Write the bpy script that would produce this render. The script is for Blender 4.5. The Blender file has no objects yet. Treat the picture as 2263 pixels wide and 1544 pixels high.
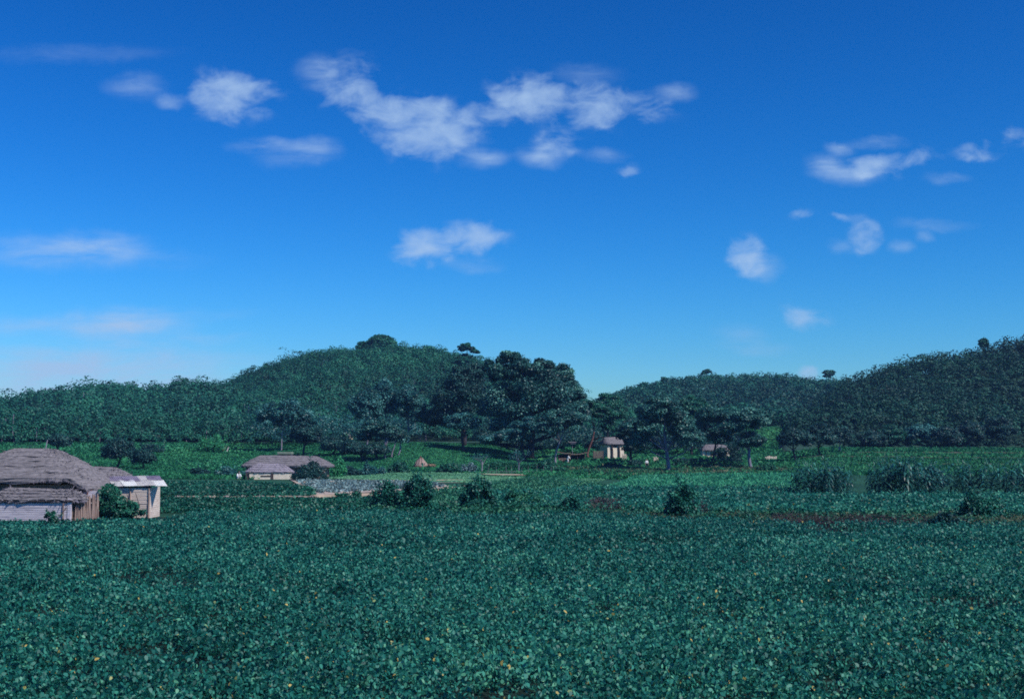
import bpy, math, random
import numpy as np

# ------------------------------------------------------------------ camera, sky, sun, exposure
scene = bpy.context.scene
F = 2925.0                     # focal length in pixels of the 2263-wide frame
CX, CY, HORIZON = 1131.5, 772.0, 993.0
CAM_Z = 4.0
PITCH = math.atan((HORIZON - CY) / F)

cam_data = bpy.data.cameras.new('camera')
cam_data.sensor_width = 36.0
cam_data.lens = 36.0 * F / 2263.0
cam_data.clip_end = 6000.0
cam_data.clip_start = 0.5
cam = bpy.data.objects.new('camera', cam_data)
scene.collection.objects.link(cam)
cam.location = (0, 0, CAM_Z)
cam.rotation_euler = (math.radians(90) + PITCH, 0, 0)
scene.camera = cam

SUN_EL = math.radians(47)
SUN_AZ = math.radians(122)     # clockwise from +Y (the view direction): from the right, a little behind
sun_dir = (math.sin(SUN_AZ) * math.cos(SUN_EL), math.cos(SUN_AZ) * math.cos(SUN_EL), math.sin(SUN_EL))
sd = bpy.data.lights.new('sun', 'SUN')
sd.energy = 4.6
sd.angle = math.radians(0.5)
sd.color = (1.0, 0.96, 0.91)
sun = bpy.data.objects.new('sun', sd)
scene.collection.objects.link(sun)
sun.rotation_euler = (math.pi / 2 - SUN_EL, 0, math.pi - SUN_AZ)

scene.view_settings.view_transform = 'Standard'
scene.view_settings.look = 'None'
scene.view_settings.exposure = 0.0
scene.view_settings.gamma = 1.0
scene.cycles.max_bounces = 5
scene.cycles.diffuse_bounces = 2
scene.cycles.glossy_bounces = 2
scene.cycles.transmission_bounces = 3
scene.cycles.transparent_max_bounces = 4
scene.cycles.volume_bounces = 0
scene.cycles.use_adaptive_sampling = True
scene.cycles.adaptive_threshold = 0.02
scene.cycles.filter_width = 1.7
try:
    scene.cycles.use_denoising = False
except Exception:
    pass

# clouds as (azimuth tangent, elevation tangent) ellipses of the sky dome; given in degrees-like units of the frame
CLOUDS = [
    # cx, cy, rx, ry, strength
    (515, 210, 92, 52, .95), (300, 190, 55, 24, .32), (375, 226, 32, 15, .42),
    (765, 182, 88, 52, .70), (705, 165, 40, 30, .35), (845, 228, 80, 28, .45),
    (925, 268, 140, 48, 1.0), (1000, 300, 66, 42, .55), (930, 325, 72, 44, .60),
    (1150, 212, 84, 46, .78), (1125, 252, 76, 26, .5), (1265, 226, 92, 46, .72), (1300, 262, 60, 26, .45),
    (1400, 236, 84, 46, .62), (1490, 204, 40, 17, .35), (1300, 165, 60, 20, .2),
    (1232, 320, 58, 38, .62), (1196, 342, 46, 20, .42), (1070, 352, 46, 18, .36),
    (1340, 342, 42, 13, .25), (1393, 380, 28, 18, .52),
    (590, 325, 66, 15, .33), (700, 335, 44, 24, .36), (640, 350, 60, 20, .2),
    (938, 542, 68, 40, 1.0), (1057, 525, 64, 32, .92), (1020, 492, 30, 9, .2), (1045, 580, 50, 14, .2),
    (1655, 570, 42, 40, .95), (1690, 592, 36, 22, .42),
    (1780, 475, 44, 15, .5), (1852, 480, 25, 13, .6), (1885, 485, 26, 10, .28),
    (1910, 525, 42, 34, .88), (1852, 546, 24, 14, .28), (1990, 548, 22, 13, .3), (2038, 525, 18, 10, .3),
    (2062, 500, 70, 12, .2), (1825, 370, 40, 22, .38), (1875, 385, 60, 20, .36), (1935, 366, 80, 28, .72), (2012, 345, 60, 24, .52),
    (1860, 328, 28, 14, .36), (1945, 312, 50, 11, .3), (2160, 330, 56, 28, .62), (2090, 390, 40, 12, .2),
    (1775, 697, 64, 26, .72), (1665, 766, 62, 16, .26), (1640, 735, 50, 16, .16), (1775, 824, 30, 18, .85),
    (160, 552, 150, 34, .24), (320, 570, 110, 20, .14), (262, 715, 130, 28, .42), (460, 746, 80, 12, .28),
    (190, 800, 240, 34, .36), (140, 845, 260, 34, .36), (380, 800, 160, 40, .14), (420, 690, 120, 12, .12), (180, 120, 160, 16, .12),
    (230, 815, 300, 46, .42), (120, 872, 240, 40, .44), (255, 720, 120, 26, .40), (185, 545, 110, 26, .35),
    (2240, 300, 60, 26, .5), (40, 560, 80, 24, .2), (30, 720, 90, 20, .3),
]

def build_world():
    w = bpy.data.worlds.new('World')
    scene.world = w
    w.use_nodes = True
    nt = w.node_tree
    N, L = nt.nodes, nt.links
    for n in list(N):
        N.remove(n)
    def node(t, **k):
        n = N.new(t)
        for a, b in k.items():
            setattr(n, a, b)
        return n
    def math_(op, a, b=None, clamp=False):
        n = node('ShaderNodeMath', operation=op, use_clamp=clamp)
        for i, v in enumerate((a, b)):
            if v is None:
                continue
            if isinstance(v, (int, float)):
                n.inputs[i].default_value = v
            else:
                L.new(v, n.inputs[i])
        return n.outputs[0]
    sky = node('ShaderNodeTexSky', sky_type='NISHITA')
    sky.sun_disc = False
    sky.sun_elevation = SUN_EL
    sky.sun_rotation = SUN_AZ
    sky.air_density = 1.0
    sky.dust_density = 0.3
    sky.ozone_density = 3.0
    # the deep saturated blue of this clear sky
    hs = node('ShaderNodeHueSaturation')
    hs.inputs['Saturation'].default_value = SKY_SAT
    hs.inputs['Value'].default_value = 1.0
    L.new(sky.outputs[0], hs.inputs['Color'])
    mul = node('ShaderNodeMix', data_type='RGBA', blend_type='MULTIPLY')
    mul.inputs[0].default_value = 1.0
    L.new(hs.outputs[0], mul.inputs[6])
    mul.inputs[7].default_value = SKY_MUL
    sp = node('ShaderNodeSeparateColor')
    L.new(mul.outputs[2], sp.inputs[0])
    cb = node('ShaderNodeCombineColor')
    for i, (g, a) in enumerate(SKY_CURVE):
        L.new(math_('MULTIPLY', math_('POWER', math_('MULTIPLY', sp.outputs[i], SKY_STRENGTH), g), a / SKY_STRENGTH), cb.inputs[i])
    skycol = cb.outputs[0]
    geo = node('ShaderNodeTexCoord')
    sep = node('ShaderNodeSeparateXYZ')
    L.new(geo.outputs['Generated'], sep.inputs[0])
    yy = math_('MAXIMUM', sep.outputs[1], 0.05)
    u = math_('DIVIDE', sep.outputs[0], yy)
    v = math_('DIVIDE', sep.outputs[2], yy)
    comb = node('ShaderNodeCombineXYZ')
    L.new(u, comb.inputs[0]); L.new(v, comb.inputs[1])
    # warp so that the edges are ragged
    nz = node('ShaderNodeTexNoise')
    nz.inputs['Scale'].default_value = 22.0
    nz.inputs['Detail'].default_value = 5.0
    nz.inputs['Roughness'].default_value = 0.62
    L.new(comb.outputs[0], nz.inputs['Vector'])
    sub = node('ShaderNodeVectorMath', operation='SUBTRACT')
    L.new(nz.outputs['Color'], sub.inputs[0]); sub.inputs[1].default_value = (.5, .5, .5)
    sc = node('ShaderNodeVectorMath', operation='SCALE')
    L.new(sub.outputs[0], sc.inputs[0]); sc.inputs['Scale'].default_value = 0.020
    add = node('ShaderNodeVectorMath', operation='ADD')
    L.new(comb.outputs[0], add.inputs[0]); L.new(sc.outputs[0], add.inputs[1])
    def union(items):
        total = None
        for (cx, cy, rx, ry, st) in items:
            a = (cx - CX) / F
            b = (CY - cy) / F
            # direction of that cloud on the dome
            dy = math.cos(PITCH) - b * math.sin(PITCH)
            dz = math.sin(PITCH) + b * math.cos(PITCH)
            s1 = node('ShaderNodeVectorMath', operation='SUBTRACT')
            L.new(add.outputs[0], s1.inputs[0]); s1.inputs[1].default_value = (a / dy, dz / dy, 0)
            s2 = node('ShaderNodeVectorMath', operation='MULTIPLY')
            L.new(s1.outputs[0], s2.inputs[0]); s2.inputs[1].default_value = (F / (rx * 1.32), F / (ry * 1.4), 0)
            ln = node('ShaderNodeVectorMath', operation='LENGTH')
            L.new(s2.outputs[0], ln.inputs[0])
            mr = node('ShaderNodeMapRange', interpolation_type='SMOOTHSTEP')
            L.new(ln.outputs['Value'], mr.inputs[0])
            mr.inputs[1].default_value = 1.3; mr.inputs[2].default_value = 0.0
            mr.inputs[3].default_value = 0.0; mr.inputs[4].default_value = st
            o = mr.outputs[0]
            total = o if total is None else math_('ADD', math_('MULTIPLY', total, math_('SUBTRACT', 1.0, math_('MULTIPLY', o, .7))), o)
        return total
    strong = union([c for c in CLOUDS if c[4] >= .45])
    weak = union([c for c in CLOUDS if c[4] < .45])
    def fbm(sx, sy, rough, detail):
        n2 = node('ShaderNodeTexNoise')
        n2.inputs['Scale'].default_value = 1.0
        n2.inputs['Detail'].default_value = detail
        n2.inputs['Roughness'].default_value = rough
        n2.inputs['Distortion'].default_value = .35
        st2 = node('ShaderNodeVectorMath', operation='MULTIPLY')
        L.new(comb.outputs[0], st2.inputs[0]); st2.inputs[1].default_value = (sx, sy, 0)
        L.new(st2.outputs[0], n2.inputs['Vector'])
        return n2.outputs['Fac']
    # ragged cumulus shreds: a billow noise eats into the cloud from its rim
    n = fbm(36.0, 58.0, .56, 5.0)
    d = math_('ADD', strong, math_('MULTIPLY', math_('SUBTRACT', n, 0.5), 2.0))
    d = math_('SUBTRACT', d, .16)
    d = math_('MULTIPLY', math_('MAXIMUM', d, 0.0), math_('MINIMUM', math_('MULTIPLY', strong, 2.6), 1.0))
    d = math_('MULTIPLY', math_('POWER', d, 1.6), .74)
    d = math_('SUBTRACT', 1.0, math_('POWER', 2.718, math_('MULTIPLY', d, -1.9)))
    # thin streaks
    nw = fbm(18.0, 70.0, .6, 7.0)
    w_ = math_('MULTIPLY', weak, math_('MAXIMUM', math_('MULTIPLY', math_('SUBTRACT', nw, .28), 3.0), 0.0))
    front = node('ShaderNodeMapRange')
    L.new(sep.outputs[1], front.inputs[0]); front.inputs[1].default_value = .1; front.inputs[2].default_value = .3
    dens = math_('MULTIPLY', math_('MINIMUM', math_('ADD', d, math_('MULTIPLY', w_, 1.25)), .86), front.outputs[0])
    mix = node('ShaderNodeMix', data_type='RGBA')
    L.new(dens, mix.inputs[0]); L.new(skycol, mix.inputs[6])
    mix.inputs[7].default_value = CLOUD_COL
    bg = node('ShaderNodeBackground')
    L.new(mix.outputs[2], bg.inputs['Color'])
    bg.inputs['Strength'].default_value = SKY_STRENGTH
    out = node('ShaderNodeOutputWorld')
    L.new(bg.outputs[0], out.inputs['Surface'])
    w.cycles.sampling_method = 'MANUAL'
    w.cycles.sample_map_resolution = 512

SKY_STRENGTH = 0.1
SKY_SAT = 1.25
SKY_MUL = (0.8, 0.92, 1.05, 1)
CLOUD_COL = (4.2, 6.0, 8.6, 1)
SKY_CURVE = ((2.2, 1.75), (1.5, 1.37), (1.6, 1.7))     # film-like contrast of the blue, per channel
build_world()

# ------------------------------------------------------------------ helpers
C = scene.collection
def R(seed):
    return np.random.default_rng(seed)

def at(px, py, Y):
    """world point that photograph pixel (px, py) shows at distance Y"""
    a = (px - CX) / F
    b = (CY - py) / F
    dy = math.cos(PITCH) - b * math.sin(PITCH)
    dz = math.sin(PITCH) + b * math.cos(PITCH)
    k = Y / dy
    return (a * k, Y, CAM_Z + dz * k)

def xat(px, Y):
    return at(px, HORIZON, Y)[0]

# terrain: heights on (lateral angle, distance)
T_PX = np.array([-900, 0, 350, 560, 800, 930, 1050, 1200, 1350, 1475, 1700, 1850, 2200, 3200], float)
T_Y = np.array([-100, 195, 225, 250, 270, 300, 330, 400, 600, 3000], float)
T_Z = np.array([
    [0, 0, .2, 1.0, 2.0, 4.2, 6.5, 9, 10, 10],
    [0, 0, .2, 1.0, 2.0, 4.2, 6.5, 9, 10, 10],
    [0, 0, .2, 1.0, 2.0, 4.2, 6.5, 9, 10, 10],
    [0, 0, .2, 1.0, 2.0, 4.0, 6.2, 9, 10, 10],
    [0, 0, .4, 2.0, 3.6, 4.6, 6.0, 8, 10, 10],
    [0, 0, .9, 3.3, 5.2, 5.4, 5.8, 8, 10, 10],
    [0, 0, .6, 2.3, 4.2, 5.0, 5.6, 8, 10, 10],
    [0, 0, .4, 1.5, 2.2, 3.0, 4.0, 8, 10, 10],
    [0, 0, .3, 1.5, 2.4, 3.2, 4.5, 9, 12, 10],
    [0, 0, .1, 1.1, 1.8, 2.8, 4.2, 10, 12, 10],
    [0, 0, .1, 1.0, 1.8, 3.0, 5.0, 11, 12, 10],
    [0, 0, .4, 1.6, 2.6, 4.2, 4.6, 6, 10, 10],
    [0, 0, .4, 1.6, 2.6, 4.1, 4.6, 6, 10, 10],
    [0, 0, .4, 1.6, 2.6, 4.1, 4.6, 6, 10, 10]], float)

def tz(x, y):
    x = np.asarray(x, float); y = np.asarray(y, float)
    px = np.clip(CX + F * x / np.maximum(y, 20.0), T_PX[0], T_PX[-1] - 1e-6)
    yc = np.clip(y, T_Y[0], T_Y[-1] - 1e-6)
    i = np.clip(np.searchsorted(T_PX, px, side='right') - 1, 0, len(T_PX) - 2)
    j = np.clip(np.searchsorted(T_Y, yc, side='right') - 1, 0, len(T_Y) - 2)
    fx = (px - T_PX[i]) / (T_PX[i + 1] - T_PX[i])
    fx = fx * fx * (3 - 2 * fx)
    fy = (yc - T_Y[j]) / (T_Y[j + 1] - T_Y[j])
    z = (T_Z[i, j] * (1 - fx) + T_Z[i + 1, j] * fx) * (1 - fy) + (T_Z[i, j + 1] * (1 - fx) + T_Z[i + 1, j + 1] * fx) * fy
    return z

def tz1(x, y):
    return float(tz(x, y))

def ground(px, py):
    """terrain point seen at photograph pixel (px, py)"""
    lo, hi = 5.0, 900.0
    y = lo
    step = 1.0
    while y < hi:
        p = at(px, py, y)
        if p[2] <= tz1(p[0], p[1]):
            a, b = y - step, y
            for _ in range(20):
                m = (a + b) / 2
                p = at(px, py, m)
                if p[2] <= tz1(p[0], p[1]):
                    b = m
                else:
                    a = m
            p = at(px, py, b)
            return (p[0], p[1], p[2])
        y += step
    p = at(px, py, 400.0)
    return p

def link(o, parent=None):
    C.objects.link(o)
    if parent is not None:
        o.parent = parent
    return o

def tag(o, label=None, cat=None, group=None, kind=None):
    if label: o['label'] = label
    if cat: o['category'] = cat
    if group: o['group'] = group
    if kind: o['kind'] = kind
    return o

def empty(name, loc, label, cat, group=None, rz=0.0):
    o = bpy.data.objects.new(name, None)
    o.empty_display_size = 0.3
    o.location = loc
    o.rotation_euler = (0, 0, rz)
    link(o)
    return tag(o, label, cat, group)

def mesh_np(name, V, per, mat, tint=None, parent=None, smooth=False):
    """mesh of n faces with `per` own corners each (V is n*per x 3)"""
    V = np.ascontiguousarray(V, dtype=np.float32).reshape(-1, 3)
    nv = len(V); nf = nv // per
    me = bpy.data.meshes.new(name)
    me.vertices.add(nv); me.vertices.foreach_set('co', V.ravel())
    me.loops.add(nv); me.loops.foreach_set('vertex_index', np.arange(nv, dtype=np.int32))
    me.polygons.add(nf)
    me.polygons.foreach_set('loop_start', (np.arange(nf, dtype=np.int32) * per))
    try:
        me.polygons.foreach_set('loop_total', np.full(nf, per, dtype=np.int32))
    except Exception:
        pass
    if tint is not None:
        at_ = me.attributes.new('tint', 'FLOAT', 'FACE')
        at_.data.foreach_set('value', np.ascontiguousarray(tint, dtype=np.float32))
    me.update(calc_edges=True)
    me.materials.append(mat)
    o = bpy.data.objects.new(name, me)
    return link(o, parent)

def unit(v):
    return v / np.maximum(np.linalg.norm(v, axis=-1, keepdims=True), 1e-9)

def leaf_quads(Cn, Nn, L, W, rng, fold=0.12, axis=None):
    """kite shaped leaves round the centres Cn, facing Nn"""
    n = len(Cn)
    Nn = unit(Nn)
    r = rng.normal(size=(n, 3)) if axis is None else axis + rng.normal(size=(n, 3)) * .25
    t1 = unit(r - (r * Nn).sum(1, keepdims=True) * Nn)
    t2 = np.cross(Nn, t1)
    L = np.broadcast_to(np.asarray(L, float), (n,))[:, None]
    W = np.broadcast_to(np.asarray(W, float), (n,))[:, None]
    a = Cn - t1 * L * .5
    c = Cn + t1 * L * .5
    m = Cn - t1 * L * .06 + Nn * W * fold
    b = m + t2 * W * .5
    d = m - t2 * W * .5
    return np.stack([a, b, c, d], 1).reshape(-1, 3)

def leaf_hex(Cn, Nn, L, W, rng):
    """ovate six-cornered leaves"""
    n = len(Cn)
    Nn = unit(Nn)
    r = rng.normal(size=(n, 3)); r[:, 2] -= .8
    t1 = unit(r - (r * Nn).sum(1, keepdims=True) * Nn)
    t2 = np.cross(Nn, t1)
    L = np.broadcast_to(np.asarray(L, float), (n,))[:, None]
    W = np.broadcast_to(np.asarray(W, float), (n,))[:, None]
    dn = -Nn * L * .10
    return np.stack([Cn - t1 * L * .48 + dn * .5, Cn - t1 * L * .22 + t2 * W * .46, Cn + t1 * L * .16 + t2 * W * .40,
                     Cn + t1 * L * .52 + dn, Cn + t1 * L * .16 - t2 * W * .40, Cn - t1 * L * .22 - t2 * W * .46], 1).reshape(-1, 3)

class Buf:
    def __init__(self):
        self.v = []; self.f = []
    def add(self, verts, faces):
        k = len(self.v)
        self.v += [tuple(map(float, p)) for p in verts]
        self.f += [tuple(i + k for i in f) for f in faces]
    def box(self, x0, x1, y0, y1, z0, z1):
        self.add([(x0, y0, z0), (x1, y0, z0), (x1, y1, z0), (x0, y1, z0), (x0, y0, z1), (x1, y0, z1), (x1, y1, z1), (x0, y1, z1)],
                 [(0, 3, 2, 1), (4, 5, 6, 7), (0, 1, 5, 4), (1, 2, 6, 5), (2, 3, 7, 6), (3, 0, 4, 7)])
    def tube(self, pts, rad, n=6):
        pts = np.asarray(pts, float); rad = np.asarray(rad, float)
        ring = []
        for i, p in enumerate(pts):
            d = pts[min(i + 1, len(pts) - 1)] - pts[max(i - 1, 0)]
            d = d / (np.linalg.norm(d) + 1e-9)
            a = np.cross(d, (0.13, 0.95, 0.27)); a /= np.linalg.norm(a) + 1e-9
            b = np.cross(d, a)
            for k in range(n):
                t = 2 * math.pi * k / n
                ring.append(p + rad[i] * (math.cos(t) * a + math.sin(t) * b))
        faces = []
        m = len(pts)
        for i in range(m - 1):
            for k in range(n):
                faces.append((i * n + k, i * n + (k + 1) % n, (i + 1) * n + (k + 1) % n, (i + 1) * n + k))
        faces.append(tuple(range(n - 1, -1, -1)))
        faces.append(tuple((m - 1) * n + k for k in range(n)))
        self.add(ring, faces)
    def quads(self, V):
        V = np.asarray(V, float).reshape(-1, 3)
        self.add(V, [(i, i + 1, i + 2, i + 3) for i in range(0, len(V), 4)])
    def build(self, name, mat, parent=None, smooth=False, bevel=0.0):
        me = bpy.data.meshes.new(name)
        me.from_pydata(self.v, [], self.f)
        me.update()
        me.materials.append(mat)
        if smooth:
            me.polygons.foreach_set('use_smooth', np.ones(len(me.polygons), dtype=bool))
        o = bpy.data.objects.new(name, me)
        if bevel:
            b = o.modifiers.new('bevel', 'BEVEL'); b.width = bevel; b.segments = 1
        return link(o, parent)

# ------------------------------------------------------------------ materials
def new_mat(name):
    m = bpy.data.materials.new(name)
    m.use_nodes = True
    nt = m.node_tree
    for n in list(nt.nodes):
        nt.nodes.remove(n)
    out = nt.nodes.new('ShaderNodeOutputMaterial')
    return m, nt, out

def ramp(nt, stops):
    r = nt.nodes.new('ShaderNodeValToRGB')
    el = r.color_ramp.elements
    while len(el) > 1:
        el.remove(el[-1])
    el[0].position = stops[0][0]; el[0].color = (*stops[0][1], 1)
    for p, c in stops[1:]:
        e = el.new(p); e.color = (*c, 1)
    return r

LEAF_TONE = (.74, 1.50, 1.32)
def leaf_mat(name, stops, trans=0.25, rough=0.55, spec=0.35, tone=True):
    if tone:
        stops = [(p, tuple(c * k for c, k in zip(col, LEAF_TONE)) if col[1] > col[0] * 1.25 else col) for p, col in stops]
    m, nt, out = new_mat(name)
    at_ = nt.nodes.new('ShaderNodeAttribute'); at_.attribute_name = 'tint'
    r = ramp(nt, stops)
    nt.links.new(at_.outputs['Fac'], r.inputs[0])
    p = nt.nodes.new('ShaderNodeBsdfPrincipled')
    p.inputs['Roughness'].default_value = rough
    p.inputs['Specular IOR Level'].default_value = spec
    nt.links.new(r.outputs[0], p.inputs['Base Color'])
    t = nt.nodes.new('ShaderNodeBsdfTranslucent')
    nt.links.new(r.outputs[0], t.inputs['Color'])
    mx = nt.nodes.new('ShaderNodeMixShader'); mx.inputs[0].default_value = trans
    nt.links.new(p.outputs[0], mx.inputs[1]); nt.links.new(t.outputs[0], mx.inputs[2])
    nt.links.new(mx.outputs[0], out.inputs['Surface'])
    return m

def rough_mat(name, c1, c2, scale=(3, 3, 3), detail=5, rough=.9, bump=.3, c3=None, spec=.2, metal=0.0, bumpdist=.05):
    m, nt, out = new_mat(name)
    tc = nt.nodes.new('ShaderNodeTexCoord')
    mp = nt.nodes.new('ShaderNodeMapping'); mp.inputs['Scale'].default_value = scale
    nt.links.new(tc.outputs['Object'], mp.inputs[0])
    nz = nt.nodes.new('ShaderNodeTexNoise'); nz.inputs['Scale'].default_value = 1.0; nz.inputs['Detail'].default_value = detail
    nz.inputs['Roughness'].default_value = .65
    nt.links.new(mp.outputs[0], nz.inputs['Vector'])
    stops = [(.3, c1), (.7, c2)] if c3 is None else [(.28, c1), (.5, c2), (.72, c3)]
    r = ramp(nt, stops)
    nt.links.new(nz.outputs['Fac'], r.inputs[0])
    p = nt.nodes.new('ShaderNodeBsdfPrincipled')
    p.inputs['Roughness'].default_value = rough
    p.inputs['Specular IOR Level'].default_value = spec
    p.inputs['Metallic'].default_value = metal
    nt.links.new(r.outputs[0], p.inputs['Base Color'])
    if bump:
        b = nt.nodes.new('ShaderNodeBump'); b.inputs['Strength'].default_value = bump; b.inputs['Distance'].default_value = bumpdist
        nt.links.new(nz.outputs['Fac'], b.inputs['Height'])
        nt.links.new(b.outputs[0], p.inputs['Normal'])
    nt.links.new(p.outputs[0], out.inputs['Surface'])
    return m

M = {}
M['bean'] = leaf_mat('bean_leaf', [(0, (0.0075, 0.0497, 0.0418)), (.3, (0.0150, 0.0881, 0.0748)), (.6, (0.0275, 0.1266, 0.1034)), (.82, (0.0525, 0.1751, 0.1375)), (.93, (0.1000, 0.2260, 0.1650)), (.97, (0.1875, 0.2712, 0.1540)), (.985, (0.5250, 0.4068, 0.1100)), (1, (0.6250, 0.4520, 0.1320))], .32, .5, .3)
M['bean_dark'] = leaf_mat('dark_crop_leaf', [(0, (0.0069, 0.0391, 0.0286)), (.5, (0.0138, 0.0759, 0.0528)), (.9, (0.0276, 0.1207, 0.0792)), (1, (0.0690, 0.1725, 0.1100))], .22, .5, .4)
M['weed'] = leaf_mat('weed_leaf', [(0, (.012, .052, .036)), (.5, (.026, .098, .064)), (.85, (.055, .145, .085)), (1, (.14, .20, .11))], .25, .6, .3)
M['red_weed'] = leaf_mat('reddish_weed', [(0, (.024, .026, .030)), (.5, (.062, .042, .052)), (.85, (.105, .075, .078)), (1, (.19, .17, .13))], .2, .7, .2)
M['dry_grass'] = leaf_mat('dry_grass', [(0, (.05, .075, .045)), (.5, (.11, .13, .075)), (1, (.26, .23, .14))], .2, .8, .2)
M['grass'] = leaf_mat('meadow_grass', [(0, (0.0144, 0.0682, 0.0357)), (.5, (0.0288, 0.1210, 0.0567)), (.9, (0.0660, 0.1815, 0.0788)), (1, (0.1440, 0.2090, 0.0893))], .25, .7, .2)
M['rice'] = leaf_mat('rice_blade', [(0, (0.0300, 0.2185, 0.1155)), (.5, (0.0500, 0.3220, 0.1650)), (1, (0.0938, 0.4140, 0.2090))], .3, .6, .25, tone=False)
M['pale_green'] = leaf_mat('pale_crop_leaf', [(0, (.09, .27, .145)), (.5, (.13, .36, .19)), (1, (.20, .43, .24))], .3, .7, .2, tone=False)
M['cabbage'] = leaf_mat('cabbage_leaf', [(0, (.055, .115, .125)), (.5, (.15, .26, .26)), (1, (.26, .37, .35))], .15, .5, .3, tone=False)
M['corn'] = leaf_mat('maize_leaf', [(0, (.005, .024, .025)), (.5, (.010, .044, .043)), (.85, (.024, .085, .082)), (.95, (.06, .15, .14)), (1, (.10, .14, .10))], .15, .45, .4)
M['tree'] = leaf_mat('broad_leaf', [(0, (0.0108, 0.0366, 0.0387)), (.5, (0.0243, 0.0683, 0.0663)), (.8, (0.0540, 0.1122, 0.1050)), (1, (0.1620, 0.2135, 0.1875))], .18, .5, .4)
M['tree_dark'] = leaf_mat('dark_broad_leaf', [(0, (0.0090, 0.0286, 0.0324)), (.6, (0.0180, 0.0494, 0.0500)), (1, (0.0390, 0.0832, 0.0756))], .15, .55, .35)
M['tree_green'] = leaf_mat('green_leaf', [(0, (.009, .044, .034)), (.5, (.018, .078, .056)), (1, (.040, .125, .085))], .2, .55, .35)
M['tree_blue'] = leaf_mat('bluish_leaf', [(0, (0.0137, 0.0483, 0.0531)), (.5, (0.0300, 0.0851, 0.0920)), (1, (0.1063, 0.1840, 0.1888))], .18, .5, .4)
M['bush'] = leaf_mat('bush_leaf', [(0, (0.0078, 0.0390, 0.0350)), (.5, (0.0169, 0.0832, 0.0675)), (.85, (0.0390, 0.1430, 0.1063)), (1, (0.0910, 0.2210, 0.1500))], .2, .5, .3)
M['yellow_leaf'] = leaf_mat('bright_leaf', [(0, (.028, .12, .06)), (.5, (.05, .18, .085)), (1, (.10, .25, .12))], .25, .6, .3)
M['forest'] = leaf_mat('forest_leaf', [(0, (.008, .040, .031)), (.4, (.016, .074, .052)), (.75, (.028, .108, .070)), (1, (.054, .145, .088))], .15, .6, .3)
M['forest_dark'] = leaf_mat('dark_forest_leaf', [(0, (0.0055, 0.0299, 0.0258)), (.5, (0.0121, 0.0598, 0.0470)), (1, (0.0308, 0.1104, 0.0762))], .12, .6, .3)
M['bark'] = rough_mat('bark', (.020, .018, .021), (.06, .054, .060), (9, 9, 2))
M['bark_pale'] = rough_mat('pale_bark', (.16, .14, .17), (.34, .31, .36), (6, 6, 1.2))
M['bark_red'] = rough_mat('pine_bark', (.10, .045, .045), (.24, .12, .10), (6, 6, 2))
M['bark_lilac'] = rough_mat('grey_bark', (.085, .080, .105), (.24, .225, .29), (5, 5, 1.0))
M['thatch'] = rough_mat('old_thatch', (.076, .069, .073), (.172, .157, .163), (2.6, 2.6, 12.0), 9, .95, .9, (.27, .245, .25), bumpdist=.06)
M['thatch_pale'] = rough_mat('pale_thatch', (.17, .155, .175), (.33, .29, .33), (2.0, 2.0, 9.0), 8, .95, .6)
M['straw'] = leaf_mat('straw', [(0, (.10, .055, .05)), (.5, (.23, .135, .105)), (1, (.48, .34, .21))], .1, .9, .1)
M['thatch_strand'] = leaf_mat('thatch_strand', [(0, (.09, .082, .10)), (.5, (.15, .136, .165)), (1, (.23, .21, .25))], .1, .9, .1)
M['whitewash'] = rough_mat('whitewashed_board', (.30, .28, .32), (.56, .50, .53), (1.5, 1.5, 14), 6, .85, .4, (.70, .62, .62))
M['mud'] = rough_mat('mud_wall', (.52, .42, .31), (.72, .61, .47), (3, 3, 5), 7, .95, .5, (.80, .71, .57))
M['mud_dark'] = rough_mat('shaded_mud', (.16, .12, .10), (.28, .22, .18), (2, 2, 3), 6, .95, .4)  # darker mud with shade in its colour; also brown wicker and shelter roof
M['plank'] = rough_mat('tan_plank', (.48, .37, .30), (.66, .54, .45), (1.2, 1.2, 16), 7, .9, .4, (.76, .65, .55))
M['stake'] = rough_mat('stake_wood', (.13, .085, .075), (.29, .205, .17), (9, 9, 1.5), 6, .9, .4, (.46, .34, .27))
M['wood_dark'] = rough_mat('dark_wood', (.035, .027, .028), (.10, .075, .07), (6, 6, 2))
M['wood_grey'] = rough_mat('grey_wood', (.17, .15, .16), (.33, .30, .32), (8, 8, 1.5))
M['black_hole'] = rough_mat('dim_interior', (.012, .011, .013), (.025, .022, .024), (2, 2, 2), bump=0)  # near-black colour paints in the shade of openings and interiors
M['tin'] = rough_mat('weathered_tin', (.36, .34, .33), (.62, .59, .55), (2.2, 2.2, 1), 5, .6, .05, (.80, .78, .72), .3, .05)
M['tin_white'] = rough_mat('bright_tin', (.80, .79, .73), (.88, .87, .81), (2, 2, 1), 4, .6, .05, None, .3, .0)
M['tin_dull'] = rough_mat('rusty_tin', (.10, .085, .12), (.27, .23, .30), (3, 3, 1), 5, .6, .05, (.40, .35, .42), .4, .2)
M['rock'] = rough_mat('tan_rock', (.33, .25, .16), (.55, .45, .28), (2, 2, 2), 6, .95, .6)
M['rock_white'] = rough_mat('pale_rock', (.48, .44, .45), (.68, .62, .62), (3, 3, 3), 6, .95, .4)
M['rock_dull'] = rough_mat('path_stone', (.20, .16, .15), (.40, .33, .29), (3, 3, 3), 6, .95, .4)
M['terrace_soil'] = rough_mat('terrace_soil', (.016, .050, .034), (.045, .070, .045), (.5, .5, .5), 7, 1, .5, (.11, .10, .07))
M['path_soil'] = rough_mat('path_soil', (.10, .11, .075), (.30, .23, .17), (.7, .7, .7), 8, 1, .5, (.42, .32, .24))
M['dark_soil'] = rough_mat('dark_soil', (.006, .018, .015), (.012, .032, .025), (.9, .9, .9), 7, 1, .5)
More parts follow.
